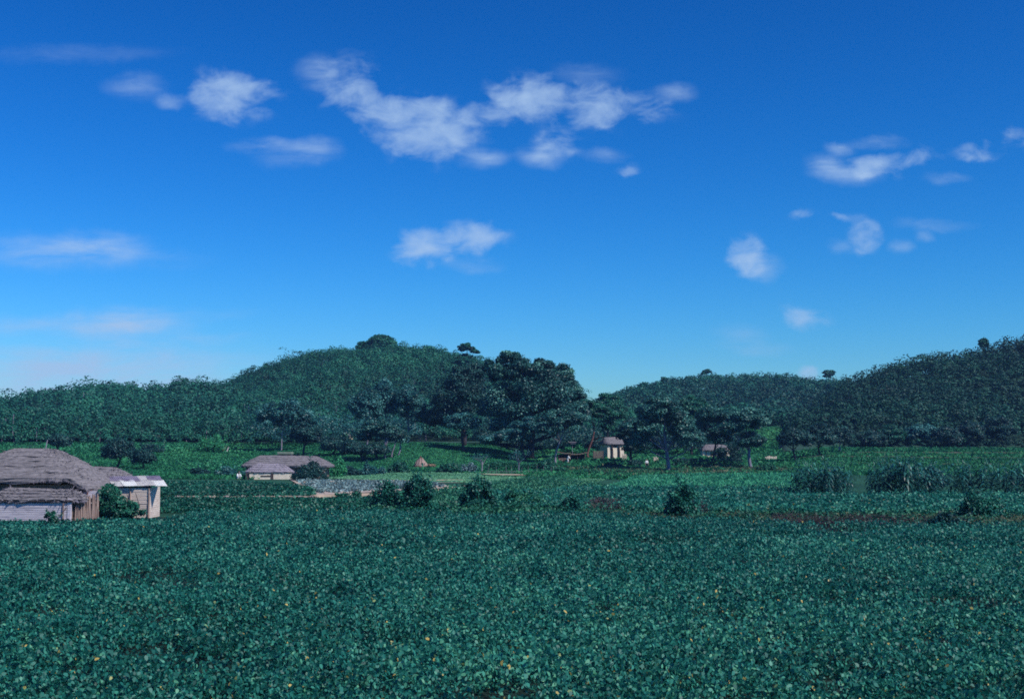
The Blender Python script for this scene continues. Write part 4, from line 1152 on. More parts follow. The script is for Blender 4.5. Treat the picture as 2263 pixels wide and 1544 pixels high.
rng = R(555)
stands = [(1754, 1878, 109.5, 115, 62, 'left', 1.0), (1918, 2075, 109, 115, 78, 'middle', 1.06), (2096, 2400, 108.5, 114, 112, 'right', 1.0)]
sname = {'left': ('maize plant in the left stand behind the bean strip, nearest the rice paddy', 'maize plants of the left stand'),
         'middle': ('maize plant in the middle stand, the bushiest of the three', 'maize plants of the middle stand'),
         'right': ('maize plant in the stand at the right edge of the field', 'maize plants of the right stand')}
used = 0
for (p0, p1, y0, y1, n, key, sc) in stands:
    for i in range(n):
        Y = rng.uniform(y0, y1)
        px = p0 + (p1 - p0) * (i + rng.random()) / n
        x = xat(px, Y)
        src = protos[used % len(protos)]
        o = src if used < len(protos) else link(src.copy())
        used += 1
        o.location = (x, Y, tz1(x, Y))
        o.rotation_euler = (rng.normal() * .11, rng.normal() * .11, rng.uniform(0, 6.28))
        e = (px - p0) / (p1 - p0)
        s = sc * rng.uniform(.78, 1.2) * (.72 + .34 * math.sin(math.pi * min(1, max(0, e))) ** .6 if key != 'right' else 1.0)
        o.scale = (s * 1.1, s * 1.1, s)
        tag(o, sname[key][0], 'maize', sname[key][1])
for (px, Y, s, lab) in [(1878, 108.6, .8, 'single pale maize plant in the gap between the left and middle stands'), (1737, 116, .75, 'small pale maize plant standing apart at the left of the stands')]:
    o = link(protos[1].copy()); x = xat(px, Y); o.location = (x, Y, 0); o.scale = (s, s, s); o.rotation_euler = (0, 0, px)
    tag(o, lab, 'maize'); 
    if 'group' in o: del o['group']

# ------------------------------------------------------------------ buildings
def thatch(a, b, ridge, z_e, z_r, seed, name, parent, loc, rz=0.0, mat='thatch', corner=.55, lip=.24, eave_fn=None, courses=6, strands=True, nper=120, nlev=36, convex=.9):
    """thatched hipped roof with rounded corners, courses of straw and a ragged eave"""
    rng = R(seed)
    th = np.linspace(0, 2 * math.pi, nper, endpoint=False)
    p = 2 / corner
    cx = np.sign(np.cos(th)) * np.abs(np.cos(th)) ** (2 / 4.0)
    cy = np.sign(np.sin(th)) * np.abs(np.sin(th)) ** (2 / 4.0)
    rings = []
    def ring(t, inset=0.0, dz=0.0, jitter=.03):
        f = t
        A = a + (ridge - a) * f - inset; B = b + (.10 - b) * f - inset
        saw = ((t * courses) % 1.0)
        out = .085 * (1 - saw) if t > 0.02 and t < .97 else 0
        x = cx * (A + out); y = cy * (B + out)
        ze = np.full(nper, z_e)
        if eave_fn is not None:
            ze = eave_fn(x, y, ze)
        bulge = .16 * math.sin(math.pi * t) * (z_r - z_e) * .6
        sag = -.05 * np.cos(x / max(a, 1) * 2.2 + seed) * t
        z = ze + (z_r - ze) * t ** convex + bulge * .5 + dz + sag
        j = rng.normal(size=nper) * jitter
        return np.stack([x + j * np.cos(th), y + j * np.sin(th), z + rng.normal(size=nper) * jitter * .6], -1)
    levels = [(0, .55, -lip * .55, .02), (0, .10, -lip, .05), (0, 0, -lip * .6, .05)]
    for (t, i, dz, j) in levels:
        rings.append(ring(t, i, dz, j))
    for k in range(nlev + 1):
        rings.append(ring(k / nlev, 0, 0, .028))
    V = np.concatenate(rings)
    F_ = []
    m = len(rings)
    for i in range(m - 1):
        for k in range(nper):
            F_.append((i * nper + k, i * nper + (k + 1) % nper, (i + 1) * nper + (k + 1) % nper, (i + 1) * nper + k))
    F_.append(tuple((m - 1) * nper + k for k in range(nper)))
    F_.append(tuple(nper - 1 - k for k in range(nper)))
    bf = Buf(); bf.add(V, F_)
    o = bf.build(name, M[mat], parent)
    o.location = loc; o.rotation_euler = (0, 0, rz)
    if strands:
        e = rings[2]
        n = int((a + b) * 4 * 26)
        k = rng.integers(0, nper, n); f = rng.random((n, 1))
        P = e[k] * (1 - f) + e[(k + 1) % nper] * f
        out = unit(np.stack([P[:, 0] / a ** 2, P[:, 1] / b ** 2, np.zeros(n)], -1))
        d = unit(out * .45 + np.array([0, 0, -1]) + rng.normal(size=(n, 3)) * .25)
        L = rng.uniform(.05, .16, (n, 1))
        side = unit(np.cross(d, out)) * rng.uniform(.008, .022, (n, 1))
        P = P + np.array([0, 0, .06])
        q = np.stack([P - side, P + side, P + d * L + side * .4, P + d * L - side * .4], 1).reshape(-1, 3)
        # loose straw lying on the slopes
        n2 = int((a + b) * 4 * 14)
        lv = rng.integers(3, m - 2, n2); kk = rng.integers(0, nper, n2)
        R_ = np.stack(rings)
        p0 = R_[lv, kk]; p1 = R_[np.minimum(lv + 1, m - 1), kk]
        dd = unit(p0 - p1 + rng.normal(size=(n2, 3)) * .06)
        oo = unit(np.stack([p0[:, 0] / a ** 2, p0[:, 1] / b ** 2, np.full(n2, .6 / b)], -1))
        ss = unit(np.cross(dd, oo)) * rng.uniform(.008, .02, (n2, 1))
        p0 = p0 + oo * .02
        L2 = rng.uniform(.10, .28, (n2, 1))
        q2 = np.stack([p0 - ss, p0 + ss, p0 + dd * L2 + ss + oo * .02, p0 + dd * L2 - ss + oo * .02], 1).reshape(-1, 3)
        s_ = mesh_np('eave_fringe', np.concatenate([q, q2]), 4, M['thatch_strand'], np.clip(rng.normal(.5, .25, n + n2), 0, 1), o)
        s_['kind'] = 'stuff'
    return o

def box_part(name, x0, x1, y0, y1, z0, z1, mat, parent, bevel=0.0):
    b = Buf(); b.box(x0, x1, y0, y1, z0, z1)
    return b.build(name, M[mat], parent, bevel=bevel)

# --- large thatched farmhouse, left edge
hx, hy = -28.35, 79.0
house = empty('farmhouse', (hx, hy, 0), 'large grey thatched farmhouse with a lean-to and whitewashed board wall, at the left edge', 'house')
def eave_l(x, y, ze):
    return ze + np.where(y < 0, .56 * smooth((4.1 - x) / 1.3), .2)
thatch(4.5, 3.05, 1.2, 1.76, 4.02, 601, 'roof', house, (0, 0, 0), eave_fn=eave_l)
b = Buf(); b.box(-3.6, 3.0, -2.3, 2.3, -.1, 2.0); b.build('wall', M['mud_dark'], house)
lx = -26.85 - hx
thatch(2.75, 1.3, 1.75, 1.18, 1.80, 602, 'lean_to_roof', house, (lx, -3.25, 0), lip=.18, courses=4)
# board wall under the lean-to
b = Buf()
xw0, xw1 = xat(-40, 75.0) - hx, xat(157, 75.0) - hx
rngw = R(603)
for i in range(9):
    z0 = i * .125
    b.box(xw0, xw1, -4.44 + rngw.normal() * .008, -4.40, z0 + .008, z0 + .119)
b.build('board_wall', M['whitewash'], house)
box_part('interior_shade_backing', xw0 + .05, xw1 - .05, -4.39, -4.33, -.05, 1.2, 'wood_dark', house)  # dark sheet stands in for the unlit interior behind the boards
box_part('corner_post', xat(158, 75) - hx, xat(166, 75) - hx, -4.47, -4.3, -.05, 1.25, 'whitewash', house, .01)
box_part('door_post', xat(148, 75) - hx, xat(151, 75) - hx, -4.51, -4.465, 0, 1.2, 'stake', house, .005)
box_part('side_wall', xat(160, 75) - hx, xat(164, 75) - hx, -4.29, -2.3, -.05, 1.25, 'mud_dark', house)
b = Buf(); b.tube([(xw0, -4.5, 1.14), (xat(170, 75) - hx, -4.5, 1.13)], [.06, .06], 7); b.build('eave_beam', M['wood_dark'], house)
for i in range(12):
    b = Buf(); xx = xw0 + (xw1 - xw0 + .3) * i / 11
    b.tube([(xx, -4.6, 1.16), (xx, -3.0, 1.62)], [.03, .035], 6)
    b.build('rafter', M['wood_grey'], house)
# plastered patch under the high eave, right end
box_part('gable_wall', xat(186, 76.5) - hx, xat(222, 76.5) - hx, -2.36, -2.25, .9, 1.62, 'whitewash', house)
b = Buf(); b.tube([(xat(135, 74.4), 74.4, .30), (xat(163, 74.7), 74.7, 1.16)], [.025, .022], 6)
tag(b.build('leaning_pole', M['wood_dark']), 'thin dark pole leaning against the eave of the whitewashed wall', 'pole')
b = Buf(); q = at(101, 990, 84.5); t = at(105, 972, 84.5)
b.tube([(q[0] - .15, 84.5, 0), (q[0], 84.5, q[2]), (t[0], 84.5, t[2])], [.05, .04, .03], 6)
tag(b.build('wooden_pole', M['bark_pale']), 'thin pale pole rising behind the ridge of the large thatched roof', 'pole')

# --- stake fence
fence = empty('stake_fence', (xat(196, 76), 75.9, 0), 'rough fence of split wooden stakes beside the whitewashed wall', 'fence')
rngf = R(610)
n = 13
for i in range(n):
    f = i / (n - 1)
    px = 170 + 50 * f; Y = 75.0 + 1.3 * f
    top = 1107 - 5 * math.sin(f * 3.0) + rngf.uniform(-6, 4) - (9 if f > .6 else 0)
    x = xat(px, Y) - fence.location.x; zt = at(px, top, Y)[2]
    ln = rngf.normal() * .05
    b = Buf()
    r = rngf.uniform(.045, .075)
    b.tube([(x - ln * .3, Y - 75.9, -.1), (x + ln * .5, Y - 75.9 + rngf.normal() * .02, zt * .55), (x + ln, Y - 75.9, zt)], [r, r * .95, r * .75], 6)
    b.build('stake', M['stake'], fence)
for z in (.45, 1.0):
    b = Buf(); b.tube([(xat(169, 75) - fence.location.x, -.82, z), (xat(221, 76.3) - fence.location.x, .48, z + .05)], [.03, .03], 6)
    b.build('rail', M['wood_dark'], fence)
for px, Y, t in ((194, 76.6, 1084), (201, 76.7, 1082)):
    b = Buf(); x = xat(px, Y); b.tube([(x - .12, Y, 0), (x + .06, Y, at(px, t, Y)[2])], [.05, .04], 6)
    tag(b.build('prop_post', M['bark_red']), 'reddish prop post behind the stake fence, ' + ('left of two' if px < 198 else 'right of two'), 'post')

# --- thatched hut behind
hut = empty('thatched_hut', (xat(232, 90), 90, 0), 'small thatched hut peeping out behind the large thatched roof', 'house')
thatch(1.75, 1.5, .75, 2.15, 2.80, 620, 'roof', hut, (0, 0, 0), courses=4, nper=80, nlev=16)
box_part('wall', -1.2, 1.2, -1.0, 1.0, -.05, 2.2, 'mud_dark', hut)

# --- tin-roofed shed
shed = empty('shed', (xat(300, 79), 79, 0), 'small tan plank shed with a patched white corrugated tin roof', 'shed')
sx = shed.location.x
xl, xr = xat(240, 78.0) - sx, xat(333, 78.0) - sx
b = Buf(); rngs = R(630)
nb = 15
for i in range(nb):
    z0 = i * .118
    jig = rngs.normal() * .012
    b.box(xl, xr, -.98 + rngs.normal() * .008, -.94, z0 + .005, z0 + .114)
    b.box(xr - .02 + rngs.normal() * .006, xr + .02, -.935, 1.2, z0 + .005, z0 + .114)
    b.box(xl - .02, xl + .02, -.935, 1.2, z0 + .005, z0 + .114)
b.build('plank_wall', M['plank'], shed)
box_part('interior_shade_backing', xl + .04, xr - .04, -.92, 1.2, -.05, 1.66, 'black_hole', shed)
for px in (240, 290, 331):
    x = xat(px, 78.0) - sx
    b = Buf(); b.tube([(x, -1.01, -.05), (x + .01, -1.01, 1.76)], [.045, .04], 6); b.build('wall_post', M['stake'], shed)
# roof structure: edge beam, rafters, corrugated sheets
b = Buf(); b.tube([(xl - .1, -1.0, 1.80), (xr + .1, -1.0, 1.80)], [.04, .04], 6); b.build('eave_beam', M['wood_dark'], shed)
def roof_pt(u, v):
    """u along the eave 0..1, v from the front edge 0 to the back 1"""
    fl, fr = np.array(at(252, 1073, 77.9)), np.array(at(366, 1072, 77.9))
    bl, br = np.array(at(237, 1055, 80.4)), np.array(at(352, 1053, 80.4))
    return (fl * (1 - u) + fr * u) * (1 - v) + (bl * (1 - u) + br * u) * v
sheets = [(-.02, .22, -.03, .62, 'tin', .015), (.18, .45, -.04, .60, 'tin_white', .035), (.40, .64, .0, .66, 'tin', .02), (.60, .83, -.01, .62, 'tin', .045), (.79, 1.03, -.05, .6, 'tin_white', .03),
          (-.03, .3, .52, 1.03, 'tin_dull', .06), (.26, .58, .45, 1.0, 'tin_dull', .075), (.54, .8, .55, 1.05, 'tin', .06), (.74, 1.0, .52, .98, 'tin_dull', .085)]
for k, (u0, u1, v0, v1, mt, lift) in enumerate(sheets):
    nu, nv = 60, 8
    rngk = R(640 + k)
    tilt = rngk.normal() * .02; curl = rngk.uniform(-.04, .05)
    top, bot = [], []
    for j in range(nv + 1):
        for i in range(nu + 1):
            fu, fv = i / nu, j / nv
            u = u0 + (u1 - u0) * fu; v = v0 + (v1 - v0) * fv
            pnt = roof_pt(u, v)
            z = lift + .016 * math.sin(fu * 2 * math.pi * 9) + tilt * (fu - .5) + curl * (fu - .5) ** 2 * 2 - .03 * (1 - fv) ** 2 * rngk.uniform(.9, 1.1)
            top.append(pnt + np.array([0, 0, z]) - np.array([sx, 79, 0])); bot.append(top[-1] - np.array([0, 0, .006]))
    N0 = len(top)
    fc = []
    W_ = nu + 1
    for j in range(nv):
        for i in range(nu):
            q_ = (j * W_ + i, j * W_ + i + 1, (j + 1) * W_ + i + 1, (j + 1) * W_ + i)
            fc.append(q_); fc.append(tuple(N0 + t for t in reversed(q_)))
    for i in range(nu):
        fc.append((i, N0 + i, N0 + i + 1, i + 1))
        e = nv * W_ + i
        fc.append((e, e + 1, N0 + e + 1, N0 + e))
    for j in range(nv):
        fc.append((j * W_, (j + 1) * W_, N0 + (j + 1) * W_, N0 + j * W_))
        e = j * W_ + nu
        fc.append((e, N0 + e, N0 + e + W_, e + W_))
    b = Buf(); b.add(top + bot, fc)
    o = b.build('roof_sheet', M[mt], shed)
    if mt == 'tin_dull': o['label'] = 'rusty purplish tin sheet at the back of the roof'
    if mt == 'tin_white': o['label'] = 'bright white tin sheet along the front edge'
for i in range(8):
    u = .03 + .93 * i / 7
    p0, p1 = roof_pt(u, .02) - np.array([sx, 79, .05]), roof_pt(u, .98) - np.array([sx, 79, .05])
    b = Buf(); b.tube([p0, p1], [.035, .035], 6); b.build('rafter', M['wood_dark'], shed)
# a stone and a rust-red heap behind the shed
def boulder(label, px, py, Y, w, h, mat, seed, cat='boulder', name='boulder'):
    rng = R(seed)
    x = xat(px, Y); z = tz1(x, Y)
    import bmesh
    bm = bmesh.new(); bmesh.ops.create_icosphere(bm, subdivisions=3, radius=1)
    ax = unit(rng.normal(size=(7, 3)))
    for v in bm.verts:
        p = np.array(v.co)
        k = 1.0
        for a_ in ax:
            d = float(p @ a_)
            if d > .72: k = min(k, .72 / d + .05)
        k *= 1 + rng.normal() * .02
        v.co = (p[0] * k * w / 2, p[1] * k * w / 2.4, p[2] * k * h / 2 + h * .35)
    me = bpy.data.meshes.new(name); bm.to_mesh(me); bm.free(); me.materials.append(M[mat])
    o = link(bpy.data.objects.new(name, me)); o.location = (x, Y, z)
    o.rotation_euler = (0, 0, rng.uniform(0, 6))
    return tag(o, label, cat)
boulder('pale grey boulder in the grass behind the tin-roofed shed', 306, 1046, 146, .9, .75, 'rock_white', 650)
boulder('low rust-red earth heap behind the tin-roofed shed', 328, 1046, 142, 1.6, .7, 'bark_red', 651, 'heap', 'earth_heap')
# rocks above the farmhouse, each on the slope
boulder('broad flat tan rock on the slope right of the bare trunk', 740, 975, 318, 2.6, 1.5, 'rock', 652)
boulder('tall tan rock with a white top on the slope above the farmhouse', 771, 975, 316, 2.2, 2.2, 'rock', 653)
boulder('small tan rock at the foot of the tall one with the white top', 783, 984, 312, 1.7, .9, 'rock', 654)
o = boulder('small white stone lying on top of the tall tan rock', 772, 965, 316.2, .75, .6, 'rock_white', 655, 'stone', 'stone'); o.location.z += 1.75
for k, (px, w) in enumerate([(395, .7), (437, .55), (462, .5), (502, .8), (540, .6), (578, 1.0), (620, .5), (664, .85), (690, .6)]):
    boulder(['pale stone at the left end of the stony path', 'second pale stone from the left end of the stony path', 'small pale stone between two larger ones on the stony path', 'wide pale stone on the left half of the stony path', 'pale stone in the middle of the stony path', 'largest pale stone on the stony path', 'smallest pale stone on the right half of the stony path', 'long pale stone near the right end of the stony path', 'pale stone at the right end of the stony path'][k], px, 1097, 108.4 + .5 * math.sin(px), w, .34, 'rock_dull', 660 + k, 'stone', 'stone')

# --- middle farmhouse
mh = empty('farmhouse', (xat(637, 187), 187, 0), 'low grey thatched farmhouse with a wide hipped roof in the middle distance', 'house')
thatch(6.4, 3.0, 3.9, 1.72, 3.12, 670, 'roof', mh, (0, 0, 0), mat='thatch', courses=5, lip=.2)
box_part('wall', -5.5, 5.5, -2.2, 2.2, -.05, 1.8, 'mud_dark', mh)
ms = empty('outbuilding', (xat(597, 180.5), 180.5, 0), 'smaller thatched outbuilding with a tan mud wall in front of the middle farmhouse', 'house', rz=.12)
thatch(3.25, 1.75, 1.6, .98, 2.12, 671, 'roof', ms, (0, 0, 0), mat='thatch_pale', courses=4, lip=.16)
xa, xb = xat(551, 179.4) - ms.location.x, xat(642, 179.4) - ms.location.x
box_part('wall', xa, xb, -1.62, 1.1, -.05, 1.0, 'mud', ms)
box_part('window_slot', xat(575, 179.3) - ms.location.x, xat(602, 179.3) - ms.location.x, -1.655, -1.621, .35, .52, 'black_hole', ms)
box_part('doorway', xat(597, 179.3) - ms.location.x, xat(603, 179.3) - ms.location.x, -1.66, -1.621, .0, .8, 'wood_dark', ms)
box_part('eave_shadow_strip', xa - .05, xb + .05, -1.70, -1.621, .86, .97, 'wood_dark', ms)  # dark strip painting in the shade under the eave
box_part('end_panel', xat(543, 179.4) - ms.location.x, xa - .005, -1.5, 1.0, -.05, .9, 'wood_dark', ms)
bh = empty('shelter', (xat(631, 205), 205, 0), 'small pale flat-roofed shelter behind the middle farmhouse ridge', 'shed')
b = Buf(); zt = at(0, 998.5, 205)[2]
b.box(-1.15, 1.1, -.9, .9, zt - .35, zt); b.build('roof', M['dry_plank'] if 'dry_plank' in M else M['field_pale'], bh, bevel=.05)
for dx in (-.95, .95):
    for dy in (-.7, .7):
        b = Buf(); b.tube([(dx, dy, -.05), (dx, dy, zt - .35)], [.07, .06], 6); b.build('post', M['wood_grey'], bh)
box_part('wall', -.9, .9, -.55, .6, -.05, zt - .36, 'mud_dark', bh)

# --- tan-walled house under the pines
z0 = tz1(xat(1352, 260), 260)
th_ = empty('farmhouse', (xat(1355, 262), 262, z0), 'tall tan-walled house with a short grey thatched roof beside the leaning pine', 'house', rz=.42)
thatch(2.3, 2.1, 1.5, 3.2, 4.5, 680, 'roof', th_, (-.3, 0, 0), courses=4, nper=80, nlev=16, mat='thatch')
xa, xb = xat(1333, 260) - th_.location.x, xat(1374, 260) - th_.location.x
box_part('wall', xa, xb, -1.6, 1.6, -.3, 3.3, 'mud', th_)
for px, w in ((1343.5, .30), (1361, .28)):  # dark uprights added in place of tree-trunk shadows on the tan wall
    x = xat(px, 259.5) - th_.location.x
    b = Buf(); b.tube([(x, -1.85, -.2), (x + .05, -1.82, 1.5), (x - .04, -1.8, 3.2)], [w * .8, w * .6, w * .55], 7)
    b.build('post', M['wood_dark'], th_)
box_part('eave_beam', xa - .1, xb + .1, -1.75, -1.62, 2.85, 3.05, 'wood_dark', th_)
box_part('lintel', xat(1344, 260) - th_.location.x, xat(1357, 260) - th_.location.x, -1.64, -1.601, 2.5, 2.84, 'wood_dark', th_)
# woven panel left of it
pn = empty('woven_panel', (xat(1322, 259), 259, z0), 'brown woven screen leaning beside the tan-walled house', 'screen')
b = Buf()
for i in range(16):
    x = -.9 + 1.8 * i / 15
    b.tube([(x, .02 * (-1) ** i, -.1), (x, .02 * (-1) ** i, 1.75)], [.05, .045], 5)
for z in np.linspace(.1, 1.65, 9):
    b.tube([(-.95, 0, z), (.95, 0, z)], [.055, .055], 5)
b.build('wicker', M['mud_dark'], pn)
for dx in (-1.0, 1.0):
    b = Buf(); b.tube([(dx, 0, -.1), (dx, 0, 1.9)], [.07, .06], 6); b.build('post', M['wood_dark'], pn)
# adobe stub right of it
def adobe(label, px, Y, w, h, seed):
    x = xat(px, Y); z = tz1(x, Y); rng = R(seed)
    b = Buf(); n = 7
    for i in range(n):
        x0 = -w / 2 + w * i / n
        hh = h * rng.uniform(.72, 1.0)
        nl = max(2, int(hh / .3))
        for j in range(nl):
            g = .006
            b.box(x0 + g + (0 if j % 2 else .03), x0 + w / n - g, -.25 + rng.normal() * .02, .25, j * hh / nl + (g if j else -.3), (j + 1) * hh / nl)
    o = b.build('adobe_wall', M['mud']); o.location = (x, Y, z)
    return tag(o, label, 'wall')
adobe('crumbling tan adobe stub right of the tan-walled house', 1380, 257, .9, 1.5, 690)
adobe('low tan adobe wall left of the lone acacia trunk', 1449, 258, .9, 1.25, 691)
adobe('low pale adobe wall left of the clump of round trees', 1703, 268, 2.4, 1.1, 692)
adobe('short tan adobe wall between the lone acacia and the far thatched house', 1511, 262, .6, 1.1, 693)

# --- far thatched house behind the trees
z0 = tz1(xat(1578, 280), 280)
fh = empty('farmhouse', (xat(1580, 280), 280, z0), 'far grey thatched house half hidden by dark trees right of the lone acacia', 'house')
thatch(3.0, 2.2, 1.9, 1.75, 2.85, 695, 'roof', fh, (0, 0, 0), courses=4, nper=80, nlev=16, mat='thatch')
box_part('wall', -2.8, 2.8, -1.7, 1.7, -.4, 1.85, 'mud', fh)
for dx in (-2.1, -1.0, .3, 1.6):
    box_part('post', dx - .08, dx + .08, -1.78, -1.702, -.2, 1.8, 'wood_dark', fh)
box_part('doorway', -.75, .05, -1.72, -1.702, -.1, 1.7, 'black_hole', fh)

# --- open shelter between the old tree and the pine
x0 = xat(1262, 254); z0 = tz1(x0, 254)
sh = empty('open_shelter', (x0, 254, z0), 'low open shelter with a sagging brown thatch roof right of the huge old tree', 'shelter')
b = Buf()
for i in range(9):
    f = i / 8; x = -2.7 + 5.2 * f
    zt = 1.85 - .35 * math.sin(f * 3.1) * (.4 + f) + (.1 if i in (0, 3) else 0)
    b.box(x, x + .64, -1.0, 1.2, zt - .16 + (i % 2) * .01, zt + (i % 2) * .01)
b.build('roof', M['mud_dark'], sh)
for x in (-2.4, -.6, 1.2, 2.6):
    for y in (-.8, 1.0):
        b = Buf(); b.tube([(x, y, -.2), (x, y, 1.45)], [.06, .05], 6); b.build('post', M['wood_dark'], sh)
box_part('back_shade_sheet', -2.5, 2.7, 1.05, 1.15, -.2, 1.45, 'black_hole', sh)  # black sheet carries the shade inside the open shelter
b = Buf(); b.tube([(0, 0, 0), (0, 0, 3.6)], [.05, .04], 6); pole = b.build('pole', M['bark_pale'])
b = Buf(); b.box(-.75, .75, -.35, .35, 3.6, 3.75); b.box(-.4, .6, -.25, .25, 3.35, 3.598)
b.build('platform', M['thatch_pale'], pole)
pole.location = (xat(1265, 256.5), 256.5, tz1(xat(1265, 256.5), 256.5)); tag(pole, 'pale pole carrying a small board platform above the open shelter', 'pole')

# --- thin stakes of a garden fence
gf = empty('garden_fence', (xat(1150, 209), 209, tz1(xat(1150, 209), 209)), 'garden fence of thin pale stakes below the huge old tree', 'fence')
for px in (1078, 1098, 1119, 1131, 1152, 1168, 1185, 1200, 1218):
    x = xat(px, 209) - gf.location.x
    b = Buf(); h = R(px).uniform(.8, 1.5); b.tube([(x, 0, -.2), (x + R(px + 1).normal() * .1, 0, h)], [.03, .02], 5); b.build('stake', M['wood_grey'], gf)
for z in (.35,):
    b = Buf(); b.tube([(xat(1075, 209) - gf.location.x, .05, z), (xat(1220, 209) - gf.location.x, .05, z)], [.03, .03], 5); b.build('rail', M['wood_grey'], gf)

# --- haystack
def haystack():
    rng = R(700); Y = 227; x = xat(930, Y); z = tz1(x, Y)
    root = empty('haystack', (x, Y, z), 'conical reddish-brown straw heap on the green slope', 'haystack')
    b = Buf(); n = 22
    rings = []
    for k, (r, h) in enumerate([(1.15, -.2), (1.18, .2), (.95, .6), (.66, 1.0), (.36, 1.35), (.10, 1.62)]):
        rings += [((r + rng.normal() * .05) * math.cos(2 * math.pi * i / n), (r + rng.normal() * .05) * math.sin(2 * math.pi * i / n), h + rng.normal() * .04) for i in range(n)]
    fc = []
    for i in range(5):
        for k in range(n):
            fc.append((i * n + k, i * n + (k + 1) % n, (i + 1) * n + (k + 1) % n, (i + 1) * n + k))
    fc.append(tuple(5 * n + k for k in range(n)))
    b.add(rings, fc); b.build('straw_core', M['stake'], root)
    m = 2200
    h = rng.random(m) ** 1.3 * 1.65; r = 1.22 * (1 - h / 1.75) + .02; a = rng.uniform(0, 6.283, m)
    P = np.stack([np.cos(a) * r, np.sin(a) * r, h], -1)
    out = np.stack([np.cos(a), np.sin(a), np.full(m, .5)], -1)
    ax = np.stack([np.cos(a) * .6, np.sin(a) * .6, np.full(m, -1.0)], -1)
    q = leaf_quads(P, out + rng.normal(size=(m, 3)) * .2, rng.uniform(.3, .6, m), .05, rng, axis=ax)
    mesh_np('straw', q, 4, M['straw'], np.clip(rng.normal(.4, .25, m), 0, 1), root)
    m = 500
    P = np.stack([1.3 + rng.random(m) * 1.2, -.3 + rng.normal(size=m) * .4, .05 + rng.random(m) * .35], -1)
    mesh_np('spilled_straw', leaf_quads(P, rng.normal(size=(m, 3)) + np.array([0, 0, 1]), .45, .06, rng), 4, M['straw'], np.clip(rng.normal(.75, .2, m), 0, 1), root)
haystack()

# --- leaning wooden carrying frame on the meadow
px, py = 496, 999
g = ground(px, py); Y = g[1]
fr = empty('carrying_frame', (g[0], Y, g[2]), 'pale reddish wooden carrying frame leaning on the green meadow', 'frame', rz=.3)
fr.rotation_euler = (0, math.radians(24), .2)
for dx in (-.42, .42):
    b = Buf(); b.tube([(dx, 0, -.1), (dx * .75, .1, 1.45)], [.13, .10], 6); b.build('rail', M['rock_white'] if dx > 0 else M['bark_red'], fr)
for z in (.3, .85, 1.35):
    b = Buf(); b.tube([(-.42, .05, z), (.42, .05, z)], [.08, .08], 6); b.build('rung', M['bark_red'], fr)
b = Buf(); b.tube([(0, .08, 1.1), (.1, .9, -.1)], [.06, .05], 6); b.build('prop_leg', M['wood_grey'], fr)

# ------------------------------------------------------------------ people
def skin_mesh(name, joints, edges, radii, mat, parent, sub=2):
    me = bpy.data.meshes.new(name)
    me.from_pydata([tuple(j) for j in joints], edges, [])
    o = bpy.data.objects.new(name, me); link(o, parent)
    m = o.modifiers.new('skin', 'SKIN')
    if not me.skin_vertices:
        import bmesh
        bm = bmesh.new(); bm.from_mesh(me); bm.verts.layers.skin.verify(); bm.to_mesh(me); bm.free()
    for i, r in enumerate(radii):
        sv = me.skin_vertices[0].data[i]; sv.radius = (r, r) if not isinstance(r, tuple) else r
        sv.use_root = (i == 0)
    s = o.modifiers.new('sub', 'SUBSURF'); s.levels = sub; s.render_levels = sub
    me.materials.append(mat)
    return o

